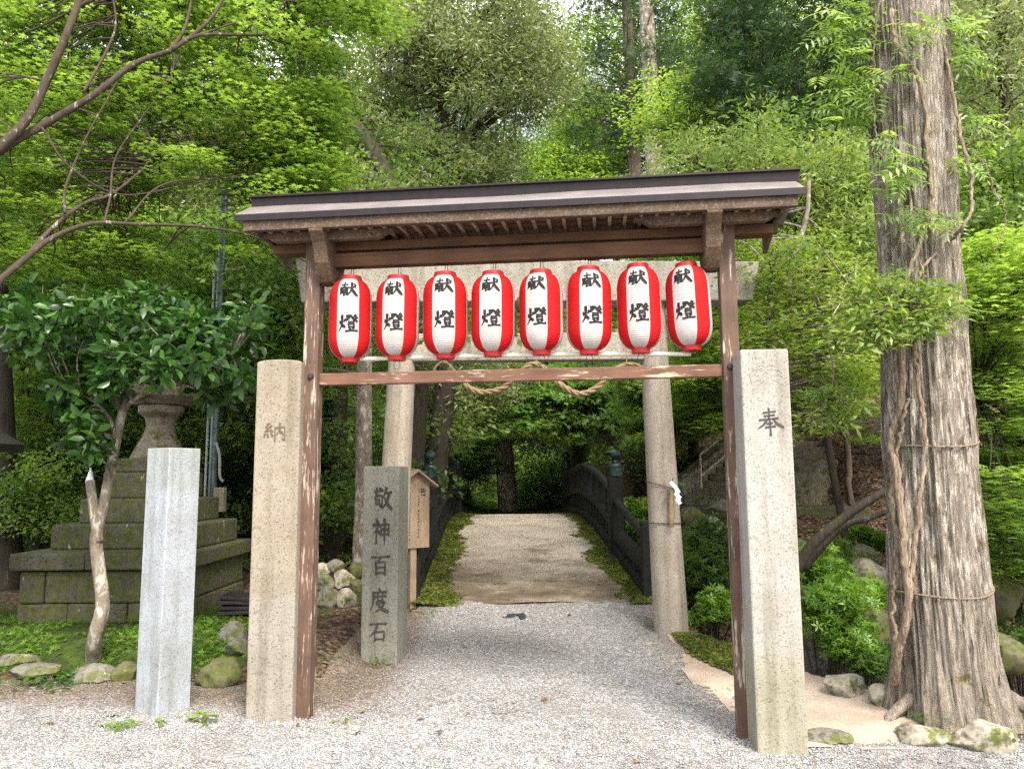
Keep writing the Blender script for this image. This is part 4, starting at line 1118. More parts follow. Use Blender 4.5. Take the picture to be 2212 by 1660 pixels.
# ------------------------------------------------------------------ notice board
nb_base = np.array([*D(893, 1310, 8.45)[:2], 0]); nb_base[2] = float(zf(nb_base[0], nb_base[1]))
nb = empty("notice_board", nb_base, rad(38), "wooden notice board with a little gabled roof and rows of black writing, beside the path", "notice board")
zb0, zb1, zpk = D(915, 1183, 8.45)[2] - nb_base[2], D(915, 1042, 8.45)[2] - nb_base[2], D(905, 1018, 8.45)[2] - nb_base[2]
NW = .37
MB().box((0, .035, (zb0 + .1) / 2), (.075, .06, zb0 + .35)).build("support_post", M['notice_wood'], nb, bevel=.004)
MB().prism([(-NW / 2, zb0), (NW / 2, zb0), (NW / 2, zb1), (0, zpk), (-NW / 2, zb1)], lambda a, b_, t: (a, t, b_), -.016, .004).build("board", M['notice_wood'], nb, bevel=.003)
for sg in (-1, 1):
    rf = [(0, zpk + .002), (sg * (NW / 2 + .07), zb1 - .05), (sg * (NW / 2 + .075), zb1 - .03), (0, zpk + .028)]
    MB().prism(rf, lambda a, b_, t: (a, t, b_), -.085, .06).build("roof_board", M['notice_wood'], nb)
flat_glyph("heading", '告', (NW * .27, -.016, zb1 - .10), (1, 0, 0), (0, 0, -1), (0, -1, 0), .075, .085, M['ink'], nb, 12)
tx = MB(); r = rng_of(3)
for ci, cx in enumerate((.045, -.065, -.145)):
    z = zb1 - .07
    while z > zb0 + .09 + (.03 if ci == 0 else 0):
        if r.random() > .06:
            for q in range(3):
                w_, h_ = (.020 * r.uniform(.4, 1), .004) if q < 2 else (.004, .018 * r.uniform(.5, 1))
                tx.box((cx + r.uniform(-.006, .006), -.0172 - .0002 * q, z + r.uniform(-.007, .007)), (w_, .0006, h_))
        z -= .027
tx.build("writing", M['ink'], nb)
# ------------------------------------------------------------------ rocks
import bmesh
def rock_mesh(seed, size, sub=4):
    r = rng_of(seed); bm = bmesh.new(); bmesh.ops.create_icosphere(bm, subdivisions=sub, radius=1.0)
    N = r.normal(size=(11, 3)); N /= np.linalg.norm(N, axis=1, keepdims=True); dd = r.uniform(.52, .92, 11)
    for v in bm.verts:
        d = np.array(v.co); k = N @ d
        rr = min([1.0] + [dd[i] / k[i] for i in range(11) if k[i] > .3])
        n = float(vnoise(d[0] * 2 + seed, d[1] * 2 + d[2] * 1.7, .5, seed)) * .10 + float(vnoise(d[0] * 2 + seed, d[1] * 2 - d[2] * 2, .16, seed)) * .05
        q = d * (rr + n)
        v.co = (q[0] * size[0], q[1] * size[1], q[2] * size[2])
    me = bpy.data.meshes.new("rock"); bm.to_mesh(me); bm.free()
    me.polygons.foreach_set("use_smooth", [True] * len(me.polygons)); me.set_sharp_from_angle(angle=rad(42))
    return me
def rock(px, py, w, h, mt, label, seed, dpt=None, group=None, name="rock", sink=.35, depth_=.8, rz=0.0):
    """rock whose foot is seen at (px, py), w wide and h tall in metres."""
    p = GT(px, py) if dpt is None else D(px, py, dpt)
    me = rock_mesh(seed, (w / 2, w / 2 * depth_, h * .62)); me.materials.append(M[mt])
    o = bpy.data.objects.new(name, me); COL.objects.link(o)
    o.location = (p[0], p[1] + w / 2 * depth_ * .7, p[2] + h * .36); o.rotation_euler = (0, 0, rz)
    return tag(o, label, "rock", group)
rock(1838, 1512, .34, .17, 'rock_pale', "white flat topped rock on the bank, left of the big cedar's foot", 3)
rock(1905, 1482, .24, .17, 'rock', "dark tilted rock perched between the white rock and the big cedar", 4)
rock(1912, 1532, .22, .15, 'rock_pale', "pale rounded rock wedged in front of the big cedar's left root", 5)
rock(2005, 1612, .36, .10, 'rock_pale', "low pinkish pale slab of rock at the gravel edge", 6)
rock(2146, 1632, .40, .16, 'rock_pale', "cream lichen spotted rock at the gravel edge before the cedar", 8)
rock(1800, 1612, .30, .07, 'rock', "flat brown rock half sunk at the shoulder's edge by the right pillar", 9)
rock(1545, 1375, .15, .12, 'rock_pale', "small pale kerb rock just past the right torii column", 10)
rock(1512, 1362, .22, .08, 'rock', "grey kerb rock at the right torii column's foot", 11)
for i, (px, py, w, h, Y) in enumerate([(1880, 1335, .75, .62, 8.3), (1900, 1420, .55, .5, 7.6), (1820, 1400, .6, .45, 8.0), (1755, 1445, .5, .35, 7.2), (2165, 1335, .7, .55, 7.6), (2200, 1450, .5, .35, 6.9), (1545, 1180, .7, .45, 11.5), (1500, 1150, .6, .4, 12), (1860, 1240, .7, .4, 9.6), (1740, 1250, .55, .5, 9.8), (2130, 1240, .6, .5, 9.5), (1560, 1120, .5, .35, 12.5)]):
    rock(px, py, w, h, ('rock', 'rock_moss')[i % 3 == 1 or i in (5, 10)], "grey boulder lying among shrubs on the far stream bank", 20 + i, Y, "boulders on the far stream bank")
rock(62, 1475, .50, .13, 'rock', "long grey border rock left of the camellia's foot", 40, depth_=.5)
rock(188, 1482, .38, .14, 'rock', "rounded tan border rock under the camellia's foot", 41, depth_=.6)
rock(262, 1478, .24, .15, 'rock_moss', "small mossy border rock just left of the bluish pillar", 42)
rock(456, 1488, .40, .22, 'rock_moss', "big moss covered block between the two left pillars", 43, depth_=.7)
rock(500, 1388, .26, .17, 'rock', "pale lichen rock sitting on another behind the beige pillar", 44)
rock(502, 1420, .28, .14, 'rock', "darker rock underneath the pale lichen rock behind the beige pillar", 45)
rock(20, 1440, .4, .10, 'rock', "flat border rock at the edge of the moss bed", 47, depth_=.5)
for i, (px, py, w, h, dz) in enumerate([(705, 1310, .30, .22, 0), (745, 1312, .24, .2, 0), (770, 1300, .22, .26, 0), (700, 1272, .26, .18, .0), (738, 1272, .26, .2, 0), (762, 1250, .22, .2, 0), (722, 1240, .22, .16, 0), (692, 1248, .2, .16, 0)]):
    rock(px, py, w, h, ('rock', 'rock_pale', 'rock_moss')[i % 3], "mossy stone in the low heap between the left gate post and the inscribed stone", 60 + i, 8.0 + (1310 - py) * .006, "stones of the low heap beside the path")

# ------------------------------------------------------------------ stone lantern on a stepped base
toro = empty("stone_lantern", (-3.92, 8.5, 0.1), 0, "tall weathered stone lantern on a stepped mossy pedestal", "stone lantern")
def stp(x0, x1, y0, y1, z0, z1, mt='stone_mossy', nm="pedestal_step", bv=.02):
    return MB().box(((x0 + x1) / 2 + 3.92, (y0 + y1) / 2 - 8.5, (z0 + z1) / 2 - .1), (x1 - x0, y1 - y0, z1 - z0)).build(nm, M[mt], toro, bevel=bv)
for za, zb_, cuts in ((-.2, .40, (-4.70, -4.22, -3.66, -3.12)), (.405, .70, (-4.69, -4.45, -3.93, -3.40, -3.13))):
    for a, b_ in zip(cuts[:-1], cuts[1:]):
        j = .012 * math.sin(a * 37 + zb_ * 11)
        stp(a + .004, b_ - .004, 7.42 + j, 9.05, za, zb_, nm="wall_block")
for a, b_ in ((-4.76, -4.05), (-4.045, -3.06)): stp(a, b_, 7.34 + .01 * math.sin(a * 9), 9.1, .715, .875, nm="coping_stone")
stp(-4.62, -3.16, 7.75, 8.9, .875, 1.12)
stp(-4.48, -3.34, 7.98, 8.8, 1.12, 1.37)
stp(-4.32, -3.52, 8.1, 8.75, 1.37, 1.64)
stp(-4.22, -3.62, 8.15, 8.7, 1.64, 1.79)
def hexl(nm, prof, mt='stone_lantern', sides=6, rot=.3):
    return MB().lathe(prof, sides, (0, 0, 0), rot=rot).build(nm, M[mt], toro, bevel=.012)
hexl("shaft", [(.30, 1.69), (.26, 1.78), (.17, 1.95), (.145, 2.05), (.16, 2.14), (.21, 2.18), (.235, 2.20), (.235, 2.28), (.20, 2.285)], sides=24)
hexl("platform", [(.30, 2.285), (.44, 2.37), (.45, 2.50), (.32, 2.60), (.2, 2.60)])
fb = hexl("light_chamber", [(.20, 2.59), (.20, 2.92), (.1, 2.92)])
for k in range(0, 6, 2):
    a = .3 + math.pi / 6 + k * math.pi / 3
    MB().box((.176 * math.cos(a), .176 * math.sin(a), 2.73), (.008, .13, .22), Matrix.Rotation(a, 3, 'Z')).build("opening_shade", M['ink'], fb)  # flat black panel on the solid face, painting the dark inside of a hole
hexl("roof", [(.20, 2.93), (.50, 2.98), (.53, 3.06), (.34, 3.16), (.18, 3.30), (.12, 3.36), (.05, 3.36)])
hexl("finial", [(.09, 3.36), (.12, 3.42), (.11, 3.45), (.13, 3.50), (.12, 3.58), (.07, 3.65), (.01, 3.70), (0, 3.70)], sides=20)

# ------------------------------------------------------------------ lamp post, box, tiles, shed roof
lp = D(458, 1060, 9.4); g0 = float(zf(lp[0], lp[1])); lt = D(458, 420, 9.4)[2] - g0
lamp = empty("lamp_post", (lp[0], lp[1], g0), 0, "grey steel lamp post with a small side lamp behind the camellia", "lamp post")
MB().tube([(0, 0, -.2), (0, 0, lt)], .052, 18).build("pole", M['steel'], lamp, smooth='auto')
MB().lathe([(.062, 0), (.062, .06), (.05, .075)], 18, (0, 0, lt - .03)).build("pole_cap", M['dark_tile'], lamp, smooth='auto')
MB().tube([(-.075, -.03, .6), (-.072, -.03, lt - .9)], .014, 8).build("cable", M['cable'], lamp, smooth='auto')
MB().tube(spline([(.05, -.06, 1.75), (.10, -.07, 1.6), (.11, -.06, 1.35), (.15, -.05, 1.28)], 14), .016, 8).build("cable", M['cable'], lamp, smooth='auto')
hz = D(500, 578, 9.4)[2] - g0
hd = MB(); hd.prism([(.05, -.03), (.14, -.005), (.34, .035), (.37, .03), (.36, .005), (.16, -.05), (.06, -.06)], lambda a, b_, t: (a, t, hz + b_ - .01), -.06, .06)
hd.build("lamp_head", M['cream_steel'], lamp, bevel=.01)
bx = D(478, 1078, 9.4)
MB().box((bx[0] - lp[0], -.05, bx[2] - g0), (.125, .10, .29)).build("junction_box", M['box_beige'], lamp, bevel=.006)

for k, (dx, dz, rz) in enumerate(((0, .04, .02), (.02, .09, -.03), (-.01, .135, .05), (.03, .18, -.06))):
    q = GT(508, 1332)
    o = MB().box((0, 0, 0), (.34, .26, .034)).build("roof_tile", M['dark_tile'], None, bevel=.005)
    o.location = (q[0] + dx, q[1] + .1, q[2] + dz); o.rotation_euler = (rad(3 * (k % 2)), rad(-2 + 2 * k), rz)
    tag(o, ("lowest", "second lowest", "second highest", "topmost")[k] + " dark slab of the small stack behind the beige pillar", "roof tile", "dark slabs stacked behind the beige pillar")

c = D(55, 961, 6.6); e0 = D(-10, 922, 6.6)
shed = empty("shed", (c[0] - 1.6, c[1] + 1.2, float(zf(c[0] - 1.6, c[1] + 1.2))), 0, "corner of a dark shed roof jutting in at the picture's edge", "shed")
lx, ly, lz = shed.location
sl2 = (e0[2] - c[2]) / (c[0] - e0[0])
rp_ = [(c[0] - lx, c[2] - lz), (c[0] - lx - 2.4, c[2] - lz + 2.4 * sl2), (c[0] - lx - 2.4, c[2] - lz + 2.4 * sl2 - .12), (c[0] - lx - .02, c[2] - lz - .07)]
MB().prism(rp_, lambda a, b_, t: (a, t, b_), c[1] - ly - 1.6, c[1] - ly).build("roof", M['dark_tile'], shed)
MB().box((c[0] - lx - 1.75, c[1] - ly - .8, (c[2] - lz) / 2 + .1), (1.3, 1.3, c[2] - lz + .4)).build("wall", M['black_wood'], shed)

# ------------------------------------------------------------------ stone stairs on the far bank
sp0 = D(1478, 1085, 14.6)
st_ = empty("stone_stairs", sp0, rad(-14), "mossy stone stairs with a pale handrail climbing the far bank", "stairs")
for k in range(16):
    MB().box((1.1 + .16 * k, .17 + .32 * k, .07 + .135 * k - .4), (2.2, .34, .135 + .8)).build("step", M['stone_lantern'], st_, bevel=.012)
pp = [(0, .0, .1), (0, .0, .32), (.16 * 16, .32 * 16, .32 + .135 * 16), (.16 * 16, .32 * 16, -.2), (0, .6, -.2)]
MB().prism([(0, -.3), (0, .42), (5.2, 2.62), (5.2, 1.6)], lambda a, b_, t: (a * .5 + t - .02, a + .01, b_), -.22, 0.0).build("parapet", M['stone_lantern'], st_, bevel=.015)
hr = MB()
def hpt(k, h): return (.16 + .16 * k, .1 + .32 * k, .135 * k + h)
hr.tube([hpt(1, .0), hpt(1, .78), hpt(14, .78)], .022, 8); hr.tube([hpt(1, .36), hpt(14, .36)], .018, 8)
for k in (6, 10, 14): hr.tube([hpt(k, 0), hpt(k, .78)], .020, 8)
hr.build("handrail", M['rail_paint'], st_, smooth='auto')
wl = MB(); wl.box((1.3, -.35, -.62), (3.6, .9, 1.15)); wl.build("landing_wall", M['stone_mossy'], st_, bevel=.03)

# ------------------------------------------------------------------ great cedar
CY = 5.25
cb = np.array([2.86, CY, float(zf(2.86, CY))])
cedar = empty("cedar_tree", (cb[0], cb[1], -.15), 0, "huge old cedar with furrowed pale bark wrapped in climbing vines", "tree")
Lp = [(1868, -160), (1870, 0), (1884, 300), (1898, 560), (1905, 700), (1916, 1000), (1924, 1250), (1932, 1400), (1936, 1470), (1938, 1560)]
Rp = [(2028, -160), (2040, 0), (2052, 300), (2068, 560), (2080, 700), (2104, 1000), (2128, 1250), (2148, 1400), (2166, 1500), (2200, 1600)]
cx, cr_, cz = [], [], []
for l_, r_ in zip(Lp, Rp):
    a, b_ = D(*l_, CY), D(*r_, CY)
    cz.append((a[2] + b_[2]) / 2 + .15); cx.append((a[0] + b_[0]) / 2 - cb[0]); cr_.append((b_[0] - a[0]) / 2)
o_ = np.argsort(cz); cz, cx, cr_ = np.array(cz)[o_], np.array(cx)[o_], np.array(cr_)[o_]
cz = np.concatenate([[-.3], cz, [14]]); cx = np.concatenate([[cx[0]], cx, [cx[-1] - 1.0]]); cr_ = np.concatenate([[cr_[0] * 1.15], cr_, [.10]])
def ced(z): return float(np.interp(z, cz, cx)), float(np.interp(z, cz, cr_))
nz, ns = 260, 220
zz_ = np.concatenate([np.linspace(-.25, 5.6, 220), np.linspace(5.8, 14, 40)])
an = np.linspace(0, 2 * math.pi, ns, endpoint=False)
Zg, Ag = np.meshgrid(zz_, an, indexing='ij')
CX = np.interp(Zg, cz, cx); CR = np.interp(Zg, cz, cr_)
u_ = Ag * 18; kk = 1.0
rid = np.abs(vnoise(u_ * .34 + .6 * vnoise(u_, Zg, .8, 3), Zg * .30, .30, 51)) * 2
rid2 = vnoise(u_ * .34, Zg * .45, .11, 52)
flare = smooth(.6, 0, Zg)
root = flare * (.5 + .5 * np.sin(Ag * 5 + .6)) * .09
blend = (1 - smooth(5.85, 6.3, Ag)) * 1.0    # close the seam
RR = CR * (1 - .06) + .045 * rid + .018 * rid2 + root - .02
RR[:, -3:] = RR[:, :1] * .6 + RR[:, -3:] * .4
V = np.stack([CX + RR * np.cos(Ag), RR * np.sin(Ag), Zg], 2).reshape(-1, 3)
ii = np.arange(nz * ns).reshape(nz, ns); jj = np.roll(ii, -1, 1)
F = np.stack([ii[:-1].ravel(), jj[:-1].ravel(), jj[1:].ravel(), ii[1:].ravel()], 1)
fast_mesh("trunk", V, [F], M['bark_cedar'], smooth=True, parent=cedar)
for a0, L, r0 in ((-2.7, .35, .045), (-.5, .45, .05)):
    x0, rb = ced(.12); P = []
    for k in np.linspace(0, 1, 9):
        d_ = rb * .8 + L * k; aa = a0 + .25 * math.sin(k * 3 + a0)
        px_, py_ = x0 + d_ * math.cos(aa), d_ * math.sin(aa)
        P.append((px_, py_, .15 + float(zf(cb[0] + px_, CY + py_)) + .16 * (1 - k) ** 2 - .03 * k))
    MB().tube(P, np.linspace(r0, .02, 9), 9).build("root", M['bark_cedar'], cedar, smooth=True)
r = rng_of(9)
Cc = np.stack([r.normal(0, 1.6, 90) - 1.0, r.normal(0, 1.6, 90), r.uniform(6.8, 13.5, 90)], 1)
join_leaves("crown", [clump_leaves(r, Cc, .8, 70, .45, .16, T_NEED, .5, droop=.4)], M['lf_cedar'], cedar)
lb = MB()
for c_ in Cc[:40]:
    x0, r0 = ced(c_[2] - .5); lb.tube(bez((x0, 0, c_[2] - .5), (x0 * .5 + c_[0] * .5, c_[1] * .5, c_[2] + .2), c_), np.linspace(.05, .012, 6), 5)
lb.build("limbs", M['bark_cedar'], cedar, smooth=True)

def on_cedar(px, py, off=.03):                  # point on the cedar's bark on that line of sight
    q = D(px, py, CY); x0, r0 = ced(q[2] + .15)
    dx = np.clip((q[0] - cb[0] - x0) / max(r0, .05), -1.6, 1.6)
    dy = math.sqrt(max(0, 1 - dx * dx)) * r0 if abs(dx) < 1 else 0
    return D(px, py, CY - dy - off)
def vine(name, label, pts, r0, r1, mt='vine', tufts=(), parent=None):
    P = [on_cedar(x, y, .02 + r0 * .7) if len(p_) == 2 else D(x, y, p_[2]) for p_ in pts for x, y in (p_[:2],)]
    P = spline(P, 70); r = rng_of(int(pts[0][0]))
    P = P + r.normal(size=P.shape) * np.array([.006, .003, 0]); rr = .6 * np.linspace(r0, r1, len(P)) * (1 + .35 * (r.random(len(P)) - .5))
    v = empty(name, (0, 0, 0), 0, label, "vine", "climbing vines on the great cedar")
    mb = MB(); mb.tube(P, rr, 9); mb.build("stem", M[mt], v, smooth=True)
    if tufts:
        parts = []
        for x, y, n, sp, sz, off in tufts:
            C_ = np.array([on_cedar(x + r.normal() * sp, y + r.normal() * sp * .8, off + abs(r.normal()) * .08) for _ in range(n)])
            Dr = np.stack([r.normal(size=n) * .9, -np.abs(r.normal(size=n)) * .4, r.normal(size=n) * .5], 1)
            parts.append(leaves(r, C_, sz, T_PIN, np.tile([0, -.55, .8], (n, 1)), Dr, .7))
        join_leaves("leaves", parts, M['lf_bright'], v)
    return v
vine("climbing_vine", "thick smooth vine twisting up the middle of the cedar's upper trunk", [(1925, 20), (1935, 90), (1975, 150), (1998, 220), (2005, 330), (2012, 430), (1990, 520), (1960, 600), (1945, 700), (1935, 800)], .028, .022)
vine("climbing_vine", "pair of ropy vine stems running down the cedar's left side to its foot", [(1940, 690), (1950, 780), (1948, 860), (1925, 940), (1935, 1010), (1945, 1100), (1955, 1200), (1960, 1300), (1942, 1400), (1930, 1480)], .036, .045)
vine("climbing_vine", "slim vine stem in the cedar's left furrow crossing the thicker stems", [(1975, 740), (1985, 840), (1998, 950), (1990, 1060), (1975, 1180), (1965, 1290), (1950, 1380), (1930, 1440)], .022, .030)
vine("climbing_vine", "thin vine stem along the cedar's left edge near the ground", [(1962, 860), (1940, 960), (1925, 1060), (1935, 1180), (1928, 1300), (1938, 1420)], .018, .024)
vine("climbing_vine", "loose vine looping out from the cedar's right side and swinging back across its trunk", [(2030, 40), (2050, 150, 5.0), (2070, 260, 4.95), (2085, 330, 4.9), (2098, 400, 4.9), (2098, 450, 4.85), (2080, 490, 4.8), (2040, 530), (2000, 570), (1985, 600), (1978, 640)], .020, .016,
     tufts=[(2080, 120, 26, 16, .20, .1), (2095, 260, 20, 12, .18, .1), (2060, 40, 26, 20, .2, .1), (2085, 350, 14, 12, .16, .1), (2040, 470, 12, 14, .15, .05)])
vine("climbing_vine", "dangling bare vine end hanging free right of the cedar", [(2100, 330, 4.9), (2130, 360, 4.9), (2150, 420, 4.9), (2168, 440, 4.9), (2172, 480, 4.9), (2160, 520, 4.9), (2145, 540, 4.9)], .008, .005)
vine("climbing_vine", "leafy green vine fringe along the cedar's upper left edge", [(1905, -20), (1890, 80), (1886, 180), (1892, 280), (1900, 330)], .012, .009,
     tufts=[(1840, 30, 40, 22, .20, .02), (1845, 100, 34, 20, .20, .02), (1835, 180, 34, 22, .20, .02), (1815, 230, 30, 18, .18, .0), (1858, 250, 24, 16, .18, .0), (1800, 60, 24, 14, .18, .0)])
vine("climbing_vine", "slender vine with fern like leaf tufts across the cedar's middle trunk", [(1900, 330), (1930, 380), (1945, 450), (1960, 520), (1985, 560), (1998, 600)], .010, .008,
     tufts=[(1930, 300, 10, 16, .17, .03), (1915, 390, 22, 18, .18, .04), (1950, 350, 22, 20, .18, .04), (1965, 470, 20, 16, .17, .04), (1925, 160, 12, 14, .16, .03), (1985, 75, 22, 25, .18, .03)])
for y_, lab in ((958, "upper thin rope tied round the cedar's trunk"), (1288, "lower thin rope tied round the cedar's trunk")):
    P = []; q = D(2020, y_, CY - .33); x0, r0 = ced(q[2] + .15)
    for a in np.linspace(0, 2 * math.pi, 60):
        P.append((cb[0] + x0 + (r0 - .004) * math.cos(a), CY + (r0 - .004) * math.sin(a), q[2] + .02 * math.sin(a * 2 + 1) + .025 * math.cos(a)))
    tag(MB().tube(P, .0065, 7, cap=False).build("trunk_rope", M['vine'], None, smooth=True), lab, "rope")

# two dark limbs leaning over the bank
def branch(name, label, pts, r0, r1, mt='bark_dark', cat="branch"):
    P = spline([D(*p) for p in pts], 30)
    return tag(MB().tube(P, np.linspace(r0, r1, len(P)), 10).build(name, M[mt], None, smooth=True), label, cat)
branch("leaning_limb", "dark bent limb leaning from the bank up behind the cedar, the higher of two", [(1715, 1235, 7.4), (1760, 1170, 7.3), (1820, 1120, 7.2), (1870, 1085, 7.1), (1940, 1040, 7.0), (2010, 960, 6.9)], .052, .03)
branch("leaning_limb", "dark bent limb leaning from the bank up behind the cedar, the lower of two", [(1735, 1230, 7.6), (1790, 1165, 7.5), (1830, 1132, 7.4), (1880, 1118, 7.3), (1960, 1085, 7.2)], .036, .022)
# ------------------------------------------------------------------ trees that can be told apart
def limb_set(mb, limbs, seg=9):
    sk = []
    for pts, r0, r1 in limbs:
        P = spline([D(*p) if len(p) == 3 and isinstance(p, tuple) else p for p in pts], 28)
        mb.tube(P, np.linspace(r0, r1, len(P)), seg); sk.append(P)
    return np.concatenate(sk)

def to_px(P):
    q = (np.asarray(P) - EYE) @ RN
    return PW / 2 + FPX * q[:, 0] / -q[:, 2], PH / 2 - FPX * q[:, 1] / -q[:, 2]

def shaped_tree(name, label, limbs, barkm, leafm, groups, seed, tw=.02, cat="tree", group=None, twl=2.6, clear=None):
    """limbs: lists of (px, py, depth); groups: (outline, n, y0, y1, R, per, flat, size, template, bias, droop)."""
    r = rng_of(seed); mb = MB(); sk = limb_set(mb, limbs)
    t = empty(name, (0, 0, 0), 0, label, cat, group)
    parts, Cs = [], []
    for poly, n, y0, y1, R, per, flat, size, tm, bias, droop in groups:
        C = view_pts(r, poly, n, y0, y1)
        C[:, 2] = np.maximum(C[:, 2], zf(C[:, 0], C[:, 1]) + .3)
        if clear is not None:                   # thin the sprays that would hide the lamp post
            ux, uy = to_px(C); x0, x1, y0_, dmax = clear
            C = C[~((ux > x0) & (ux < x1) & (uy > y0_) & (C[:, 1] < dmax))]; n = len(C)
        Rn = R * (.7 + .6 * r.random(n)); Cs.append(C)
        parts.append(clump_leaves(r, C, Rn, per, flat, size, tm, bias, .55, .55, droop))
    twigs(mb, r, sk, np.concatenate(Cs), tw, .004, maxd=twl)
    mb.build("trunk", M[barkm], t, smooth=True)
    join_leaves("crown", parts, M[leafm], t)
    return t

# the maple whose limbs reach in from the left
mb_top = D(-150, 470, 5.3)
shaped_tree("maple_tree", "bright green maple whose pale mottled limbs reach in over the left side", [
    ([np.array([mb_top[0] - .1, 5.2, .0]), np.array([mb_top[0] - .05, 5.25, 1.4]), mb_top], .15, .10),
    ([mb_top, (-60, 380, 5.4), (0, 320, 5.4), (60, 255, 5.45), (100, 175, 5.5), (135, 95, 5.5), (172, 0, 5.6), (200, -90, 5.7)], .040, .024),
    ([(-30, 345, 5.4), (40, 300, 5.5), (120, 255, 5.55), (210, 200, 5.6), (290, 138, 5.7), (370, 108, 5.8), (430, 76, 5.9), (560, 76, 6.2), (640, 66, 6.4)], .034, .008),
    ([(365, 112, 5.8), (395, 70, 5.9), (410, 20, 6.0), (420, -60, 6.1)], .017, .009),
    ([(372, 108, 5.8), (430, 65, 5.9), (470, 20, 6.0), (500, -50, 6.2)], .019, .010),
    ([(430, 76, 5.9), (500, 52, 6.1), (600, 20, 6.3), (640, -40, 6.5)], .010, .004),
    ([(160, 20, 5.6), (190, 4, 5.6), (215, -10, 5.6)], .018, .016),
    ([mb_top, (-40, 640, 5.3), (0, 605, 5.3), (70, 545, 5.4), (120, 510, 5.5), (200, 482, 5.6), (290, 484, 5.8), (440, 490, 6.2), (560, 515, 6.5), (680, 575, 6.9)], .030, .006),
    ([(60, 552, 5.4), (110, 495, 5.6), (180, 440, 5.8), (240, 420, 6.0), (310, 365, 6.3), (345, 335, 6.5), (520, 322, 6.9)], .018, .005),
    ([(140, 460, 5.6), (143, 400, 5.7), (190, 290, 5.8), (240, 200, 5.9), (280, 120, 6.0)], .012, .004),
    ([(225, 482, 5.7), (238, 425, 5.8), (250, 340, 6.0), (310, 250, 6.1), (370, 170, 6.3)], .010, .004),
    ([(90, 275, 5.5), (150, 360, 5.6), (260, 420, 5.9), (400, 400, 6.3), (560, 370, 6.8)], .009, .004),
    ([(180, 200, 5.6), (230, 110, 5.8), (250, 50, 5.9), (240, -30, 6.0)], .012, .006),
    ([(270, 480, 5.8), (350, 400, 6.1), (480, 385, 6.5), (640, 375, 6.9)], .009, .004),
    ], 'bark_maple', 'lf_maple', [
    ([(-160, -140), (800, -140), (835, 20), (770, 110), (735, 190), (560, 240), (300, 220), (-160, 250)], 300, 6.2, 8.6, .42, 180, .16, .047, T_MAPLE, .82, .10),
    ([(560, 200), (730, 190), (690, 290), (722, 385), (640, 420), (560, 330)], 110, 6.6, 8.6, .38, 190, .16, .047, T_MAPLE, .82, .10),
    ([(-160, 250), (250, 215), (560, 270), (560, 330), (480, 420), (-160, 420)], 95, 6.2, 8.6, .36, 130, .16, .047, T_MAPLE, .82, .10),
    ([(-160, 420), (640, 400), (690, 440), (600, 560), (-160, 600)], 150, 6.2, 8.4, .40, 130, .14, .046, T_MAPLE, .80, .10),
    ], 101, .008, clear=(370, 520, 400, 9.3))

# darker maple storeys behind it
shaped_tree("maple_tree", "dark green maple with thin layered boughs behind the lamp post", [
    ([np.array([-4.9, 11.2, .1]), np.array([-4.8, 11.2, 1.5]), (395, 800, 11.2), (380, 700, 11.2), (350, 640, 11), (300, 560, 11)], .13, .05),
    ([(385, 740, 11.2), (440, 650, 11), (520, 600, 11), (620, 570, 11)], .05, .02), ([(360, 660, 11), (250, 600, 10.5), (100, 620, 10), (-20, 660, 10)], .05, .02)],
    'bark_dark', 'lf_maplemint', [
    ([(-60, 500), (300, 480), (640, 450), (710, 560), (660, 640), (560, 700), (300, 660), (-60, 720)], 190, 9.6, 12, .55, 100, .14, .075, T_MAPLE, .72, .1),
    ([(430, 620), (700, 600), (700, 860), (600, 900), (500, 760)], 90, 9.6, 12, .5, 90, .16, .075, T_MAPLE, .72, .1)], 102, .010)
shaped_tree("maple_tree", "fresh green maple low behind the camellia and the stone lantern", [
    ([np.array([-5.9, 10.6, .2]), (130, 1050, 10.6), (150, 900, 10.5), (180, 780, 10.4)], .07, .03), ([(150, 900, 10.5), (300, 840, 10.3), (420, 830, 10.2)], .03, .012)],
    'bark_dark', 'lf_bright', [
    ([(-60, 700), (300, 690), (470, 760), (640, 800), (640, 960), (420, 980), (150, 1010), (-60, 1000)], 260, 9.8, 12, .45, 110, .25, .070, T_DIA, .75, .12),
    ([(-60, 960), (180, 960), (190, 1150), (-60, 1170)], 90, 9.0, 10.6, .36, 100, .5, .060, T_DIA, .55, .12)], 132, .010)
shaped_tree("maple_tree", "thin stemmed shaded maple among the trees at the far left", [
    ([np.array([-7.0, 11.5, .3]), (60, 900, 11.5), (40, 760, 11.6), (70, 600, 11.6), (60, 420, 11.8)], .10, .03)],
    'bark_dark', 'lf_mapledark', [([(-80, 420), (330, 430), (420, 560), (300, 720), (-80, 800)], 110, 11, 15, .7, 90, .22, .11, T_MAPLE, .75, .1),
    ([(-60, 800), (200, 780), (240, 1120), (-60, 1150)], 90, 10, 14, .6, 80, .3, .10, T_DIA, .5, .1)], 103, .02)
shaped_tree("shade_tree", "small shaded tree with pale sprays low between the lamp post and the beige pillar", [
    ([np.array([-4.6, 13.2, .5]), (560, 1100, 13), (540, 960, 13), (500, 880, 13)], .16, .05), ([(545, 960, 13), (480, 900, 12.5), (440, 940, 12)], .05, .02)],
    'bark_dark', 'lf_maplemint', [([(420, 860), (560, 800), (700, 840), (700, 1080), (620, 1060), (540, 1040), (440, 1040)], 80, 11.5, 15, .55, 80, .18, .09, T_MAPLE, .82, .1)], 104, .02)

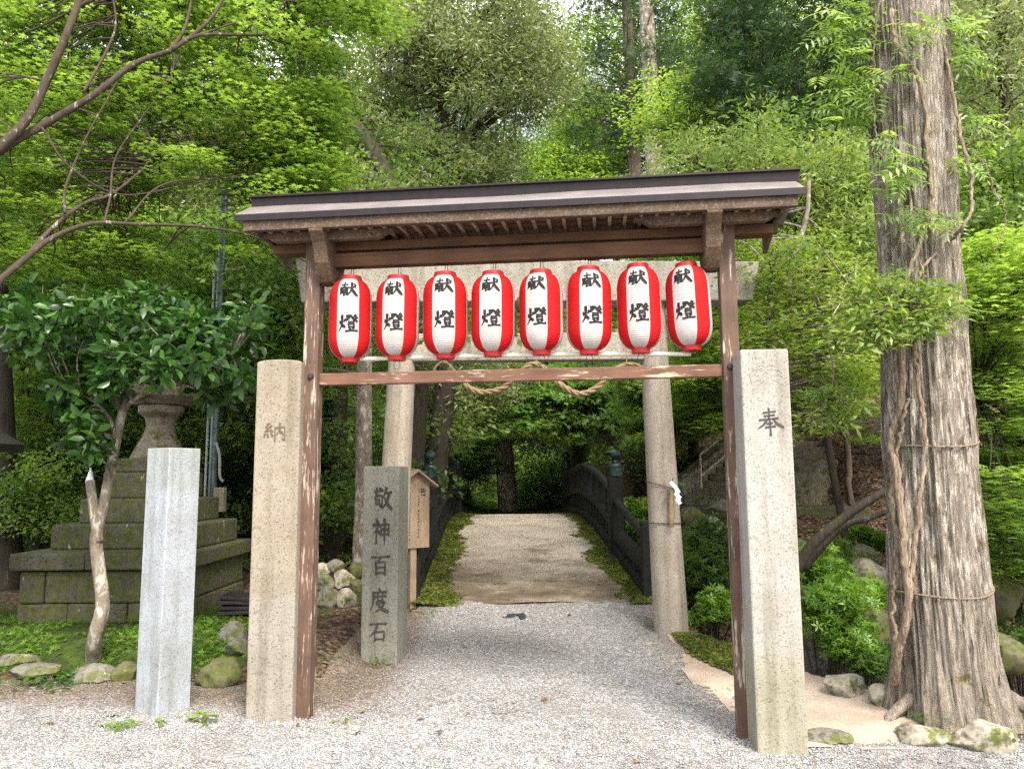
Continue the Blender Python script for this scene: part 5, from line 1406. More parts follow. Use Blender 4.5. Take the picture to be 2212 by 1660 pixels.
# evergreen oak behind the roof and its leaning neighbour
shaped_tree("oak_tree", "evergreen oak with an arching fork and shiny olive leaves behind the gate roof", [
    ([np.array([-1.5, 13.3, .1]), (965, 800, 13.2), (990, 520, 13), (1008, 395, 13), (998, 330, 13), (975, 280, 13), (955, 245, 13)], .20, .10),
    ([(955, 245, 13), (935, 205, 12.8), (900, 190, 12.6), (860, 172, 12.4), (815, 150, 12.2)], .09, .03),
    ([(955, 245, 13), (950, 200, 13.2), (985, 185, 13.4), (1030, 208, 13.6), (1110, 215, 13.8)], .08, .03),
    ([(945, 205, 12.9), (905, 120, 13), (890, 40, 13)], .05, .02), ([(960, 190, 13.2), (1010, 90, 13.2), (1040, -30, 13.2)], .05, .02)],
    'bark_dark', 'lf_oak', [
    ([(860, 60), (920, -70), (1120, -70), (1215, 70), (1225, 170), (1130, 250), (1000, 230), (880, 150)], 150, 11.3, 14.5, .60, 200, .55, .095, T_LONG, .35, .35),
    ([(880, 270), (1000, 300), (1110, 290), (1080, 390), (900, 420), (850, 340)], 80, 11.6, 14, .50, 190, .6, .092, T_LONG, .35, .35),
    ([(790, -70), (910, -90), (940, 200), (860, 260), (770, 190)], 70, 12, 15, .55, 170, .5, .10, T_LONG, .35, .35)], 105, .025)
shaped_tree("leaning_tree", "dark leaning trunk with sparse grey green leaves left of the oak", [
    ([np.array([-1.6, 11.4, .1]), (905, 700, 11.4), (870, 480, 11.4), (838, 395, 11.4), (800, 320, 11.4), (765, 270, 11.4), (725, 230, 11.4)], .19, .10),
    ([(850, 420, 11.4), (800, 390, 11.3), (750, 388, 11.2)], .09, .04)],
    'bark_dark', 'lf_oak', [([(700, 190), (800, 170), (880, 240), (890, 330), (830, 300), (760, 330), (700, 300)], 50, 11.8, 14, .5, 110, .5, .10, T_LONG, .4, .3),
    ([(690, 340), (760, 330), (800, 400), (740, 420)], 24, 10.8, 12.5, .45, 100, .5, .09, T_DIA, .4, .2)], 106, .02)

# laurel, feathery trees right of the gate
shaped_tree("laurel_tree", "yellow green laurel with upright shiny shoots behind the roof's right end", [
    ([np.array([4.3, 9.6, -.6]), (1780, 900, 9.6), (1770, 650, 9.5), (1760, 500, 9.4), (1750, 440, 9.3)], .055, .012),
    ([(1765, 560, 9.5), (1690, 440, 9.3), (1640, 330, 9.2)], .05, .02), ([(1768, 600, 9.5), (1850, 480, 9.4), (1880, 380, 9.4)], .05, .02), ([(1700, 450, 9.3), (1560, 380, 9.2), (1480, 340, 9.2)], .04, .015)],
    'bark_dark', 'lf_laurel', [
    ([(1430, 370), (1490, 310), (1580, 330), (1640, 250), (1690, 300), (1690, 350), (1760, 330), (1880, 330), (1905, 420), (1900, 560), (1740, 560), (1740, 400), (1480, 380)], 165, 8.4, 10.6, .36, 110, .85, .085, T_LONG, .25, -.25)], 107, .02)
shaped_tree("slender_tree", "slender grey stemmed tree with feathery light leaves right of the gate post", [
    ([np.array([2.55, 8.2, -.4]), (1640, 820, 8.2), (1690, 720, 8.1), (1700, 640, 8.1), (1715, 560, 8.0), (1742, 470, 8.0), (1748, 390, 8.0)], .055, .018),
    ([np.array([2.45, 8.0, -.4]), (1655, 800, 7.9), (1665, 660, 7.9), (1668, 590, 7.9)], .045, .018), ([(1690, 720, 8.1), (1760, 680, 7.8), (1850, 640, 7.4)], .03, .01)],
    'bark_pale', 'lf_laurel', [
    ([(1600, 560), (1720, 500), (1880, 560), (1900, 700), (1840, 760), (1700, 740), (1620, 700)], 120, 7.0, 9.4, .36, 80, .35, .062, T_DIA, .7, .15),
    ([(1600, 700), (1720, 720), (1880, 740), (1840, 880), (1740, 820), (1610, 790)], 70, 7.0, 9.2, .34, 80, .3, .062, T_DIA, .75, .15),
    ([(1560, 500), (1620, 480), (1640, 620), (1580, 600)], 20, 8.2, 9.4, .32, 80, .35, .062, T_DIA, .7, .15)], 108, .014)
shaped_tree("laurel_tree", "leafy bough of light laurel spreading across the cedar's trunk", [
    ([np.array([2.75, 7.9, -.4]), (1668, 800, 7.8), (1690, 725, 7.7), (1780, 700, 6.4), (1860, 672, 5.2), (1950, 655, 4.6)], .022, .006), ([(1780, 700, 6.4), (1800, 800, 6.2), (1790, 860, 6.1)], .008, .004)],
    'bark_brown', 'lf_laurel', [
    ([(1830, 640), (1890, 590), (2030, 620), (2060, 690), (1960, 720), (1850, 740)], 60, 4.45, 5.2, .20, 60, .35, .062, T_LONG, .6, .1),
    ([(1720, 870), (1800, 840), (1850, 870), (1830, 920), (1760, 920)], 14, 5.8, 6.4, .18, 40, .35, .085, T_LONG, .6, .1)], 109, .010)

# dark conifer behind, cedars mid-distance
shaped_tree("conifer_tree", "blue green dark conifer with drooping boughs between the laurel and the cedar", [
    ([np.array([7.6, 14.5, .5]), (1960, 700, 14.5), (1950, 300, 14.5), (1940, -150, 14.5)], .28, .16),
    ([(1950, 260, 14.5), (1840, 215, 14), (1720, 210, 13.5), (1620, 180, 13.2)], .07, .02), ([(1950, 120, 14.5), (1800, 90, 14), (1640, 60, 13.5), (1570, 80, 13.2)], .07, .02),
    ([(1950, 340, 14.5), (1850, 330, 14), (1760, 300, 13.6)], .05, .02), ([(1945, 0, 14.5), (1780, -30, 14), (1600, -60, 13.5)], .06, .02)],
    'bark_dark', 'lf_cedar', [
    ([(1500, 140), (1540, 40), (1570, -120), (1900, -120), (1900, 340), (1720, 350), (1640, 290), (1560, 270)], 190, 12.5, 15.8, .62, 95, .30, .15, T_NEED, .6, .3)], 110, .02)
for i, (xb, xt, Y, rr, lab) in enumerate([(1372, 1350, 22, .24, "left one of two straight cedar trunks seen above the roof ridge"), (1415, 1392, 19, .30, "right one of two straight cedar trunks seen above the roof ridge, thicker and paler")]):
    shaped_tree("cedar_tree", lab, [([np.array([*D(xb + 30, 1000, Y)[:2], 1.0]), (xb + 14, 700, Y), (xb, 380, Y), ((xb + xt) / 2, 150, Y), (xt, -60, Y), (xt - 10, -250, Y)], rr, rr * .5)],
        ('bark_brown', 'bark_pale')[i], 'lf_cedar', [
        ([(1240, -140), (1470, -140), (1450, 60), (1430, 280), (1240, 340), (1250, 100)] if i == 0 else [(1390, -140), (1480, -140), (1460, 60), (1440, 160), (1390, 200)], (70, 16)[i], Y - 1.5, Y + 2.5, .85, 90, .35, .2, T_NEED, .5, .35)], 111 + i, .03, twl=5)
shaped_tree("feathery_tree", "airy light green tree rising just right of the two straight trunks", [
    ([np.array([*D(1500, 1000, 16)[:2], .8]), (1490, 700, 16), (1500, 420, 16), (1490, 260, 16), (1480, 150, 16)], .12, .03), ([(1498, 380, 16), (1440, 260, 16), (1420, 200, 16)], .04, .015)],
    'bark_dark', 'lf_bright', [([(1380, 180), (1470, 130), (1560, 170), (1560, 300), (1440, 340), (1380, 300)], 60, 14.5, 17.5, .62, 90, .25, .10, T_DIA, .75, .15)], 113, .02)

# maples beyond the bridge
shaped_tree("maple_tree", "mint green maple spreading layered boughs over the bridge's right end", [
    ([np.array([2.3, 20.5, .7]), (1290, 930, 20.5), (1310, 860, 20.5), (1290, 780, 20.5)], .14, .05), ([(1300, 880, 20.5), (1400, 830, 19.5), (1520, 840, 18)], .06, .02), ([(1300, 900, 20.5), (1230, 840, 20), (1120, 840, 19.5)], .05, .02)],
    'bark_dark', 'lf_maplemint', [
    ([(1010, 840), (1200, 790), (1390, 790), (1400, 920), (1330, 970), (1210, 950), (1120, 930)], 230, 17.5, 21, .70, 130, .20, .125, T_MAPLE, .55, .12),
    ([(1340, 790), (1580, 800), (1580, 880), (1480, 930), (1390, 980)], 170, 13.6, 17, .55, 130, .20, .10, T_MAPLE, .55, .12)], 114, .012, twl=2.2)
shaped_tree("broadleaf_tree", "hanging grey green broadleaf boughs above the notice board and the bridge's left newel", [
    ([np.array([-2.9, 15.2, .4]), (880, 940, 15), (900, 840, 15), (930, 760, 15)], .12, .05), ([(900, 840, 15), (980, 830, 14.6), (1080, 850, 14.4)], .04, .012)],
    'bark_dark', 'lf_oak', [
    ([(880, 790), (1120, 790), (1090, 860), (1000, 900), (980, 960), (890, 950)], 90, 13.2, 16, .5, 110, .5, .12, T_LONG, .4, .3)], 133, .012, twl=2)
shaped_tree("maple_tree", "low mint maple spray leaning over the far end of the bridge at the left", [
    ([np.array([-3.0, 22.5, .7]), (960, 1030, 22.5), (1000, 980, 22)], .07, .03)],
    'bark_dark', 'lf_maplemint', [([(990, 930), (1080, 940), (1080, 1010), (1000, 1040), (970, 1000)], 50, 20.5, 23, .6, 110, .16, .12, T_MAPLE, .84, .12), ([(1120, 1000), (1210, 990), (1210, 1080), (1130, 1090)], 50, 22, 25, .7, 110, .3, .13, T_DIA, .6, .12)], 134, .012, twl=2)
shaped_tree("maple_tree", "tall bright maple canopy above the stairs right of the torii", [
    ([np.array([5.2, 15.5, 1.6]), (1700, 900, 15.5), (1680, 760, 15.5), (1640, 640, 15.5)], .13, .05)],
    'bark_dark', 'lf_bright', [([(1450, 760), (1560, 620), (1880, 700), (1890, 960), (1780, 900), (1580, 960), (1450, 900)], 220, 11.5, 15, .6, 120, .18, .085, T_MAPLE, .8, .12),
    ([(1380, 500), (1620, 480), (1620, 640), (1380, 640)], 70, 12, 15, .6, 110, .3, .085, T_MAPLE, .6, .12)], 115, .02)
shaped_tree("maple_tree", "light green layered maple at the right edge behind the cedar", [
    ([np.array([6.6, 9.0, -.6]), (2260, 1150, 9), (2230, 900, 8.8), (2180, 700, 8.6)], .09, .03), ([(2240, 1000, 8.9), (2160, 880, 8.6), (2110, 860, 8.4)], .04, .012)],
    'bark_dark', 'lf_bright', [
    ([(2060, 560), (2150, 500), (2260, 520), (2280, 1000), (2130, 980), (2100, 760)], 150, 7.2, 10.5, .48, 100, .2, .075, T_MAPLE, .82, .12),
    ([(2110, 940), (2270, 900), (2270, 1130), (2130, 1120)], 60, 8.5, 11, .4, 100, .2, .075, T_MAPLE, .7, .12),
    ([(2120, 960), (2270, 980), (2270, 1260), (2150, 1240)], 50, 6.8, 8.6, .36, 90, .2, .065, T_MAPLE, .82, .12)], 116, .016)
shaped_tree("evergreen_tree", "dense dull green evergreen filling the upper right corner behind the cedar", [
    ([np.array([10.2, 14.5, 1.0]), (2200, 700, 14.5), (2180, 350, 14.5), (2160, 0, 14.5)], .22, .1)],
    'bark_dark', 'lf_oak', [([(2040, -120), (2290, -120), (2290, 330), (2060, 330)], 110, 12.5, 16.5, .7, 110, .6, .12, T_LONG, .4, .2)], 117, .02)
shaped_tree("evergreen_tree", "shadowy dark green evergreen right of the cedar at mid height", [
    ([np.array([9.6, 13.5, .8]), (2190, 800, 13.5), (2180, 500, 13.5)], .2, .1)],
    'bark_dark', 'lf_forest', [([(2050, 300), (2290, 280), (2290, 620), (2080, 600)], 90, 11.5, 14.5, .7, 110, .5, .12, T_DIA, .45, .15)], 118, .02)

# trunks standing in the shade behind the torii
def pole_tree(label, xb, yb, xt, yt, Y, r0, r1, mt, up=9.0, seed=1, name="woodland_tree"):
    a = D(xb, yb, Y); a[2] = float(zf(a[0], a[1])) - .1; b_ = D(xt, yt, Y); d = (b_ - a) / (b_[2] - a[2])
    r = rng_of(seed); t = empty(name, a, 0, label, "tree")
    P = spline([a - a, (b_ - a) * .5 + r.normal(size=3) * .04, b_ - a, d * up], 24)
    mb = MB(); mb.tube(P, np.linspace(r0, r1, len(P)), 12)
    C = np.stack([r.normal(0, 1.3, 46), r.normal(0, 1.3, 46), r.uniform(up * .55, up + 1.2, 46)], 1) + d * up * np.array([1, 1, 0])
    twigs(mb, r, P, C, .02, .005, maxd=1.7); mb.build("trunk", M[mt], t, smooth=True)
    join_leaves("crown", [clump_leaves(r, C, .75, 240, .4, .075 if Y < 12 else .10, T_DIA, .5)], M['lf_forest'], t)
pole_tree("mottled pale trunk just left of the inscribed stone", 778, 1262, 786, 850, 9.4, .115, .09, 'bark_pale', 4.3, 1)
pole_tree("lone brown trunk standing beyond the far end of the bridge", 1098, 1112, 1082, 880, 21.0, .27, .22, 'bark_pale', 9, 2)
pole_tree("dark reddish trunk in shade behind the notice board", 915, 1060, 905, 830, 17, .20, .16, 'bark_dark', 6, 3)
pole_tree("dark trunk in shade left of the bridge's far post", 960, 1060, 962, 830, 19, .22, .18, 'bark_dark', 8, 4)
pole_tree("dark trunk in shade between the left gate post and the mottled trunk", 728, 1200, 726, 850, 12.5, .22, .18, 'bark_dark', 5, 5)
pole_tree("dark slanting trunk behind the beige pillar", 528, 1090, 500, 930, 14.5, .20, .15, 'bark_dark', 5.5, 6)
pole_tree("shaded straight trunk at the far left edge of the wood", 20, 1320, 5, 900, 9.6, .16, .12, 'bark_dark', 8, 7)
pole_tree("slim pale trunk in the leaf litter of the far bank", 1842, 1085, 1830, 960, 13.5, .06, .05, 'bark_brown', 6, 8)
pole_tree("shadowed trunk behind the right newel post of the bridge", 1370, 1080, 1378, 900, 20, .25, .2, 'bark_dark', 8, 9)

# camellia in front of the stone lantern
cbase = GT(203, 1418)
r = rng_of(33); cam_t = empty("camellia_tree", (0, 0, 0), 0, "small camellia with mottled pale trunk and big glossy dark leaves at the left", "tree")
mb = MB()
sk = limb_set(mb, [([cbase - np.array([0, 0, .1]), (205, 1380, 6.2), (222, 1310, 6.2), (214, 1230, 6.2), (208, 1160, 6.2), (222, 1100, 6.2), (240, 1010, 6.2), (262, 900, 6.2), (275, 860, 6.2)], .062, .032),
    ([(213, 1170, 6.2), (205, 1120, 6.17), (196, 1050, 6.15), (194, 1040, 6.15)], .040, .034),
    ([(268, 880, 6.2), (310, 850, 6.1), (370, 835, 6.0), (420, 800, 6.0), (500, 770, 6.0)], .022, .010), ([(262, 890, 6.2), (230, 820, 6.2), (180, 760, 6.2), (90, 700, 6.2)], .022, .008),
    ([(272, 860, 6.2), (300, 760, 6.3), (320, 690, 6.4)], .022, .010), ([(250, 950, 6.2), (235, 900, 6.1), (190, 860, 6.0), (130, 850, 6.0)], .015, .006)])
parts, Cs = [], []
for poly, n, y0, y1, R, per in [([(20, 700), (110, 660), (230, 640), (330, 630), (420, 650), (520, 700), (545, 740), (540, 790), (470, 815), (350, 800), (230, 800), (110, 780), (30, 740)], 105, 5.5, 6.7, .17, 26),
    ([(110, 790), (260, 800), (240, 850), (215, 900), (215, 1000), (180, 980), (175, 900), (120, 860)], 30, 5.8, 6.6, .15, 24), ([(500, 640), (560, 620), (580, 660), (550, 720), (500, 700)], 9, 5.8, 6.4, .13, 16), ([(0, 640), (90, 610), (120, 680), (0, 720)], 14, 5.6, 6.6, .17, 18), ([(420, 820), (540, 780), (550, 830), (460, 860)], 12, 5.8, 6.4, .14, 20)]:
    C = view_pts(r, poly, n, y0, y1); Cs.append(C); parts.append(clump_leaves(r, C, R, int(per * 1.35), .75, .10, T_CAM, .40, .6, .25, .25))
twigs(mb, r, sk, np.concatenate(Cs), .010, .004); mb.build("trunk", M['bark_pale'], cam_t, smooth=True)
MB().lathe([(.034, 0), (.028, .03), (.012, .09), (.004, .12), (0, .12)], 10, tuple(D(194, 1042, 6.15))).build("cut_stub", M['white_paper'], cam_t, smooth=True)
join_leaves("crown", parts, M['lf_cam'], cam_t)

# ------------------------------------------------------------------ shrubs and small plants
def shrub(name, label, px, py, Y, R, h, leafm, seed, size=.05, n=900, tm=T_ROS, group=None, cat="shrub"):
    p = D(px, py, Y); gz = float(zf(p[0], p[1])); base = np.array([p[0], p[1], min(gz, p[2] - .05)])
    r = rng_of(seed); t = empty(name, base, 0, label, cat, group)
    k = max(5, int(9 * R / .4)); top = p[2] + h - base[2]; low = max(.0, p[2] - base[2] - .1)
    C = np.stack([r.normal(0, R * .5, k), r.normal(0, R * .5, k), low + (top - low) * (.25 + .6 * r.random(k))], 1)
    mb = MB(); twigs(mb, r, np.array([[0, 0, 0], [0, 0, .1]]), C, .012, .004); mb.build("stems", M['bark_dark'], t, smooth=True)
    join_leaves("leaves", [clump_leaves(r, C, R * .55, n // k, .75, size, tm, .55, .33, .5, .1)], M[leafm], t)
    return t
shrub("azalea_bush", "big bright green bush on the bank just right of the white pillar", 1790, 1410, 6.9, .46, .62, 'lf_azalea', 1, .05, 1500)
shrub("azalea_bush", "bright bush behind the right gate post above the kerb rocks", 1556, 1362, 8.3, .36, .42, 'lf_azalea', 2, .05, 900)
shrub("azalea_bush", "yellow green bush halfway up the bank beside the leaning limbs", 1788, 1250, 8.6, .42, .38, 'lf_azalea', 3, .055, 900)
shrub("azalea_bush", "small round bush alone in the leaf litter of the far bank", 1882, 1205, 10.5, .26, .42, 'lf_azalea', 4, .06, 500)
shrub("azalea_bush", "low green bush under the cedar's left side", 1855, 1425, 7.4, .40, .24, 'lf_deepshrub', 5, .05, 800)
shrub("azalea_bush", "spreading light bush over the boulders right of the bright bush", 1840, 1310, 8.0, .42, .22, 'lf_azalea', 6, .05, 800)
shrub("deep_shrub", "dark leafy shrub filling the gap behind the right torii column", 1535, 1250, 9.8, .62, .75, 'lf_deepshrub', 7, .065, 1700)
shrub("deep_shrub", "dark shrub low beside the bridge's right wing rail", 1480, 1290, 10.6, .6, .7, 'lf_deepshrub', 8, .065, 1400)
shrub("deep_shrub", "green shrub seen through the bridge's right wing railing", 1405, 1165, 12.5, .45, .6, 'lf_azalea', 9, .09, 1300)
shrub("deep_shrub", "dark shrub at the right edge below the layered maple", 2190, 1300, 8.4, .6, .5, 'lf_deepshrub', 10, .07, 1100)
shrub("deep_shrub", "ferny dark shrub at the cedar's right foot", 2200, 1420, 7.4, .4, .3, 'lf_deepshrub', 11, .06, 700)
shrub("deep_shrub", "light shrub at the right edge under the maple sprays", 2185, 1190, 8.0, .5, .35, 'lf_azalea', 12, .055, 800)
for i, (px, py, Y, R, h) in enumerate([(560, 1150, 13, .9, .9), (640, 1120, 14, 1, 1.2), (700, 1120, 13.5, .9, 1.1), (790, 1080, 16, .9, 1.4), (830, 1060, 19, .9, 1.5), (1010, 1080, 24, 1.3, 1.4), (1150, 1070, 25, 1.5, 1.7), (1190, 1060, 22, 1, 1.4), (1050, 1060, 27, 1.6, 1.8), (100, 1160, 11, .9, .9), (20, 1180, 10.5, .8, .9), (720, 1160, 10.5, .6, .9), (660, 1000, 13, .9, 1.2), (1440, 1070, 17, .9, 1.2), (770, 1110, 13, .7, 1.3), (540, 1000, 16, 1, 1.5), (300, 1000, 12, .9, 1.2), (180, 1050, 12, .9, 1.2)]):
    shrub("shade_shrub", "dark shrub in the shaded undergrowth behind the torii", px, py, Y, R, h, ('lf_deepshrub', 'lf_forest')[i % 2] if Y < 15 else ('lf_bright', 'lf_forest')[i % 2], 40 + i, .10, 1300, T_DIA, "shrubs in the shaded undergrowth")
def plant(name, label, px, py, n, size, leafm, tm, seed, h=.05, spread=.05, group="small weeds in the gravel", cat="weed"):
    p = GT(px, py); r = rng_of(seed); t = empty(name, p, 0, label, cat, group)
    a = r.random(n) * 6.283; P = np.stack([np.cos(a) * spread * r.random(n), np.sin(a) * spread * r.random(n), h * (.3 + r.random(n))], 1)
    Dr = np.stack([np.cos(a), np.sin(a), np.full(n, .35)], 1)
    join_leaves("leaves", [leaves(r, P, size, tm, None, Dr * 1.6, .75)], M[leafm], t)
    mb = MB()
    for q in P[:10]: mb.tube([(0, 0, -.01), (q[0] * .4, q[1] * .4, q[2] * .6), q], .0018, 4)
    mb.build("stems", M['vine'], t)
plant("weed", "bright lime weed with pointed leaves between the two left pillars", 442, 1565, 16, .075, 'lf_azalea', T_CAM, 1, .05, .05)
plant("weed", "single lime leaf weed at the bluish pillar's foot", 346, 1568, 4, .06, 'lf_azalea', T_CAM, 2, .03, .02)
plant("weed", "low clover like weed left of the bluish pillar's foot", 262, 1572, 60, .022, 'lf_azalea', T_ROS, 3, .02, .13)
plant("weed", "tiny pale weed at the left gate post's foot", 738, 1562, 12, .03, 'lf_laurel', T_DIA, 4, .02, .05)
plant("weed", "green weed tuft against the inscribed stone's foot", 812, 1440, 40, .035, 'lf_azalea', T_DIA, 5, .06, .09)
plant("weed", "spreading weed on the soil between the inscribed stone and the gate post", 720, 1425, 40, .035, 'lf_deepshrub', T_DIA, 6, .04, .16)
plant("weed", "ferny green weed at the cedar's foot by the gravel", 2015, 1570, 60, .06, 'lf_deepshrub', T_PIN, 7, .07, .12)
plant("weed", "small weed beside the white pillar's foot on the concrete", 1775, 1605, 24, .03, 'lf_azalea', T_DIA, 8, .04, .05)
plant("weed", "faint weed patch in the gravel left of the white pillar", 1560, 1555, 14, .025, 'lf_laurel', T_DIA, 9, .015, .05)
plant("weed", "weed strip at the gravel edge before the moss verge", 930, 1320, 60, .03, 'lf_azalea', T_DIA, 10, .02, .3)
plant("weed", "small weed in the leaf litter below the mossy block", 640, 1500, 24, .03, 'lf_deepshrub', T_DIA, 11, .03, .06)
plant("fern", "dark arching fern by the border rocks at the far left", 105, 1482, 16, .30, 'lf_deepshrub', T_PIN, 12, .06, .04, None, "fern")
plant("broad_leaf_plant", "pale broad leaved plant on the bank below the bright bush", 1812, 1440, 9, .13, 'lf_laurel', T_CAM, 13, .22, .09, None, "plant")
plant("fern", "light fern draped over the boulders behind the cedar", 1895, 1345, 26, .22, 'lf_azalea', T_PIN, 14, .10, .12, None, "fern")

# dry leaves and a dark scrap on the gravel
r = rng_of(64)
for i, (px, py) in enumerate([(1168, 1518), (1020, 1546), (958, 1588), (900, 1560), (1128, 1332), (1232, 1330), (1085, 1336), (1365, 1655), (640, 1575), (1660, 1612), (120, 1570), (520, 1520), (780, 1545), (1460, 1480), (300, 1508), (1010, 1400), (1240, 1440)]):
    p = GT(px, py)
    V_, F_, t_ = leaves(r, np.array([[0, 0, .02]]), np.array([.045 + .03 * r.random()]), T_CAM, None, None, .8)
    o = join_leaves("dry_leaf", [(V_, F_, t_)], M['lf_dry']); o.location = p
    tag(o, "dry brown leaf fallen on the pale gravel", "leaf", "dry leaves fallen on the gravel")
p = GT(1116, 1338); mb = MB()
out = [(-.12, 0), (-.10, .12), (-.03, .34), (-.07, .50), (.0, .46), (.06, .55), (.055, .40), (.10, .32), (.085, .12), (.10, -.02), (.04, -.06), (.01, .08), (-.06, .01)]
mb.prism([(a, b_) for a, b_ in out], lambda a, b_, t: (a, b_, t + .012 * math.sin(11 * b_ + 5 * a) + .02 * abs(b_)), .016, .026)
o = mb.build("dark_scrap", M['scrap'], None, bevel=.008); o.location = p
tag(o, "dark blue grey scrap lying on the gravel before the bridge", "scrap")
# litter on the soil left of the path
n = 700; x = r.uniform(-3.8, -.6, n); y = r.uniform(5.4, 8.6, n); k = (gravel_edge(x, y) < .25)
x, y = x[k], y[k]
V_, F_, t_ = leaves(r, np.stack([x, y, zf(x, y) + .02], 1), .035, T_DIA, None, None, .85)
tag(join_leaves("leaf_litter", [(V_, F_, t_)], M['lf_dry']), "dry leaf litter scattered over the soil", "leaf litter", None, "stuff")
n = 9000; x = r.uniform(2.2, 8, n); y = r.uniform(9.5, 17, n)
V_, F_, t_ = leaves(r, np.stack([x, y, zf(x, y) + .03], 1), .085, T_DIA, None, None, .8)
tag(join_leaves("leaf_litter", [(V_, F_, t_)], M['lf_dry']), "brown fallen leaves covering the far bank", "leaf litter", None, "stuff")
# cushions of moss on the verges and the strip, and crumbs lying on the bridge
n = 9000; x = r.uniform(1.45, 2.1, n); y = r.uniform(5.9, 7.6, n)
k = np.array([in_poly(a, b_, [(1.5, 7.55), (1.75, 7.4), (1.95, 6.9), (2.05, 6.3), (1.95, 5.9), (1.72, 6.2), (1.5, 6.9)]) for a, b_ in zip(x, y)]); x, y = x[k], y[k]
tufts.append(np.stack([x, y, np.maximum(zf(x, y), -.06 - .10 * smooth(1.9, 2.6, x)) + .036 + vnoise(x, y, .25, 41) * .03], 1))
T3 = np.concatenate(tufts); tn = np.clip(.5 + 1.1 * vnoise(T3[:, 0], T3[:, 1], .22, 91) + .35 * r.normal(size=len(T3)), 0, 1)
V_, F_, t_ = leaves(r, T3, .020, T_ROS, None, None, .5, tn)
tag(join_leaves("moss_tufts", [(V_, F_, t_)], M['lf_moss']), "tiny cushions of moss along the bridge verges", "moss", None, "stuff")
n = 900; s_ = r.uniform(.1, 9.5, n); t_ = r.uniform(-1.25, 1.25, n); q = np.array([bp(a, b_, .055 if abs(b_) > .8 else .036) for a, b_ in zip(s_, t_)])
V_, F_, tt_ = leaves(r, q, .030, T_DIA, None, None, .9)
tag(join_leaves("leaf_crumbs", [(V_, F_, tt_)], M['lf_dry']), "small fallen leaf crumbs lying on the bridge deck", "leaf litter", None, "stuff")
# green ground cover on the moss bed
n = 9000; x = r.uniform(-5.2, -1.9, n); y = r.uniform(6.1, 7.7, n)
k = (x < -1.9 - .4 * (y - 6.1)) | (r.random(n) < .15); x, y = x[k], y[k]; dens = vnoise(x, y, .3, 71) + .25 > r.random(len(x)) * .6; x, y = x[dens], y[dens]
V_, F_, t_ = leaves(r, np.stack([x, y, zf(x, y) + .012], 1), .026, T_ROS, None, None, .6)
tag(join_leaves("ground_cover", [(V_, F_, t_)], M['lf_azalea']), "fine green ground cover on the moss bed", "ground cover", None, "stuff")

# low undergrowth that hides the soil of the slope
parts = []
for n, x0, x1, y0, y1, sz in ((16000, -13, -1.8, 10.5, 20, .16), (30000, -26, 26, 20, 34, .26), (26000, -40, 40, 34, 62, .42)):
    x = r.uniform(x0, x1, n); y = r.uniform(y0, y1, n); k = (np.abs(x) > 1.9) | (y > 24); x, y = x[k], y[k]
    parts.append(leaves(r, np.stack([x, y, zf(x, y) + .05 + .5 * sz * r.random(len(x))], 1), sz, T_MAPLE, None, None, .6))
tag(join_leaves("undergrowth", parts, M['lf_forest']), "ferny green undergrowth covering the wooded slope", "undergrowth", None, "stuff")

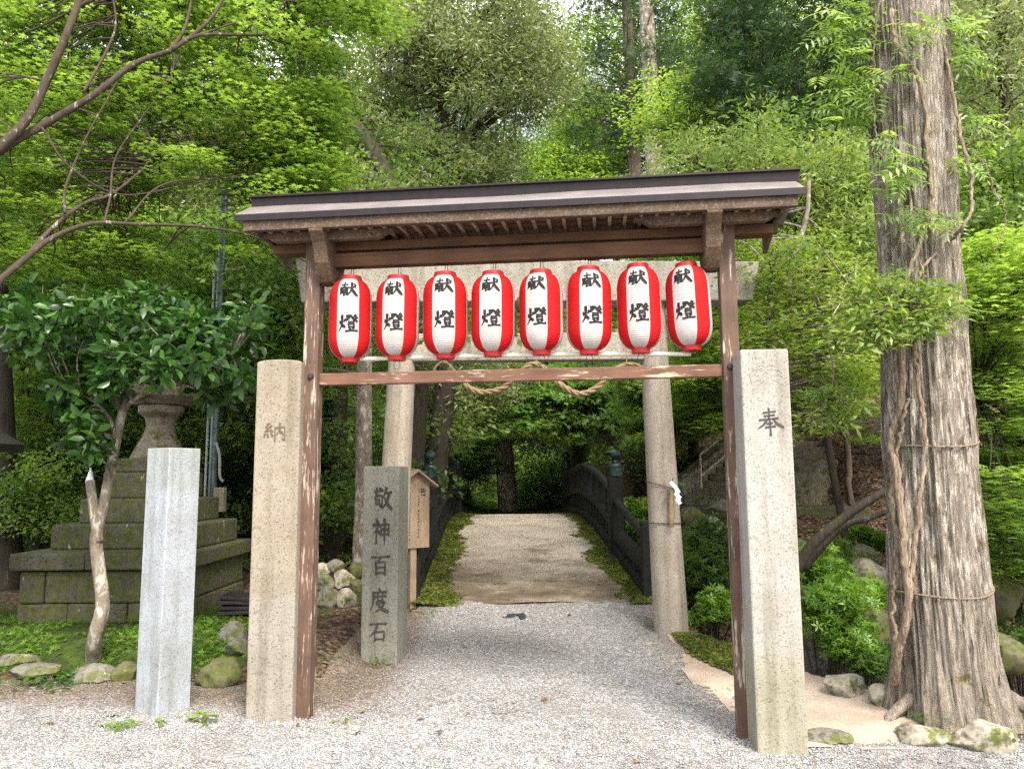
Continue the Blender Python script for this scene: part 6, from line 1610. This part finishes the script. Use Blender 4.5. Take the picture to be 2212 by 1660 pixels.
# ------------------------------------------------------------------ the wood on the slope behind
def wood_tree(kind, seed):
    r = rng_of(seed); t = empty("woodland_tree", (0, 0, 0)); mb = MB()
    if kind == 'conifer':
        H = 13; P = spline([(0, 0, -.5), (.1, 0, H * .4), (0, .1, H)], 20); mb.tube(P, np.linspace(.24, .03, len(P)), 9)
        C = []
        for z in np.linspace(2.6, H, 34):
            rr = 2.1 * (1 - (z / H) ** 1.4) + .3
            for a in r.random(4) * 6.283: k = rr * (.5 + .5 * r.random()); C.append((k * math.cos(a), k * math.sin(a), z - .25 * k))
        C = np.array(C); parts = [clump_leaves(r, C, .75, 100, .35, .17, T_NEED, .5, droop=.4)]; lm, bm_ = 'lf_cedar', 'bark_brown'
    else:
        H = 10; P = spline([(0, 0, -.5), (.2, .1, H * .25), (-.1, 0, H * .55), (.1, 0, H * .85)], 20); mb.tube(P, np.linspace(.20, .05, len(P)), 9)
        n = 100; d = r.normal(size=(n, 3)); d /= np.linalg.norm(d, axis=1, keepdims=True)
        C = d * (r.random((n, 1)) ** .4) * np.array([3.0, 3.0, 4.0]) + np.array([0, 0, H * .60])
        flat, lm, tm, sz, bias = {'broad': (.5, 'lf_forest', T_DIA, .125, .45), 'bright': (.25, 'lf_bright', T_DIA, .115, .7), 'olive': (.6, 'lf_oak', T_LONG, .15, .4)}[kind]
        parts = [clump_leaves(r, C, .95, 250, flat, sz, tm, bias)]; bm_ = 'bark_dark'
    twigs(mb, r, P, C[::2], .04, .008, maxd=4); mb.build("trunk", M[bm_], t, smooth=True)
    join_leaves("crown", parts, M[lm], t)
    return t
LBL = {'broad': "dark broadleaf tree in the dense wood on the slope", 'bright': "light green leafy tree in the dense wood on the slope", 'olive': "olive evergreen tree in the dense wood on the slope", 'conifer': "tall dark conifer in the dense wood on the slope"}
protos = {(k, s): wood_tree(k, 200 + 10 * i + s) for i, k in enumerate(LBL) for s in range(2)}
used = set(); r = rng_of(404)
spots = []
for y in (15.5, 18, 21, 25, 29, 34, 40, 47, 55):
    w = .72 * y + 3; x = -w + r.random() * 2
    while x < w:
        yy = y + r.uniform(-1.2, 1.2)
        clear = (abs(x - .1) < 7.0 and yy < 24.5) or (abs(x) < 7 and yy < 33) or (2 < x < 9.5 and yy < 22.5) or (x > 1 and yy < 19)
        if not clear and not (-.03 < x / yy - .225 < .025 and yy > 21):
            spots.append((x, yy))
        x += (2.2 + .055 * y) * r.uniform(.8, 1.35)
print("wood trees", len(spots))
for x, y in spots:
    k = r.choice(['broad', 'bright', 'olive', 'conifer'], p=[.18, .18, .10, .54] if (-.2 < x / y < .4 and y > 20) else [.34, .22, .18, .26])
    pk = (k, int(r.integers(2))); src = protos[pk]
    o = src if pk not in used else copy_tree(src)
    used.add(pk)
    o.location = (x, y, float(zf(x, y))); s = r.uniform(.75, 1.15) * (1.45 if y > 27 else 1.0); o.scale = (s, s, s * r.uniform(.9, 1.15)); o.rotation_euler = (0, 0, r.random() * 6.283)
    tag(o, LBL[k], "tree", {'broad': "dark broadleaf trees of the wood", 'bright': "light green trees of the wood", 'olive': "olive evergreens of the wood", 'conifer': "dark conifers of the wood"}[k])
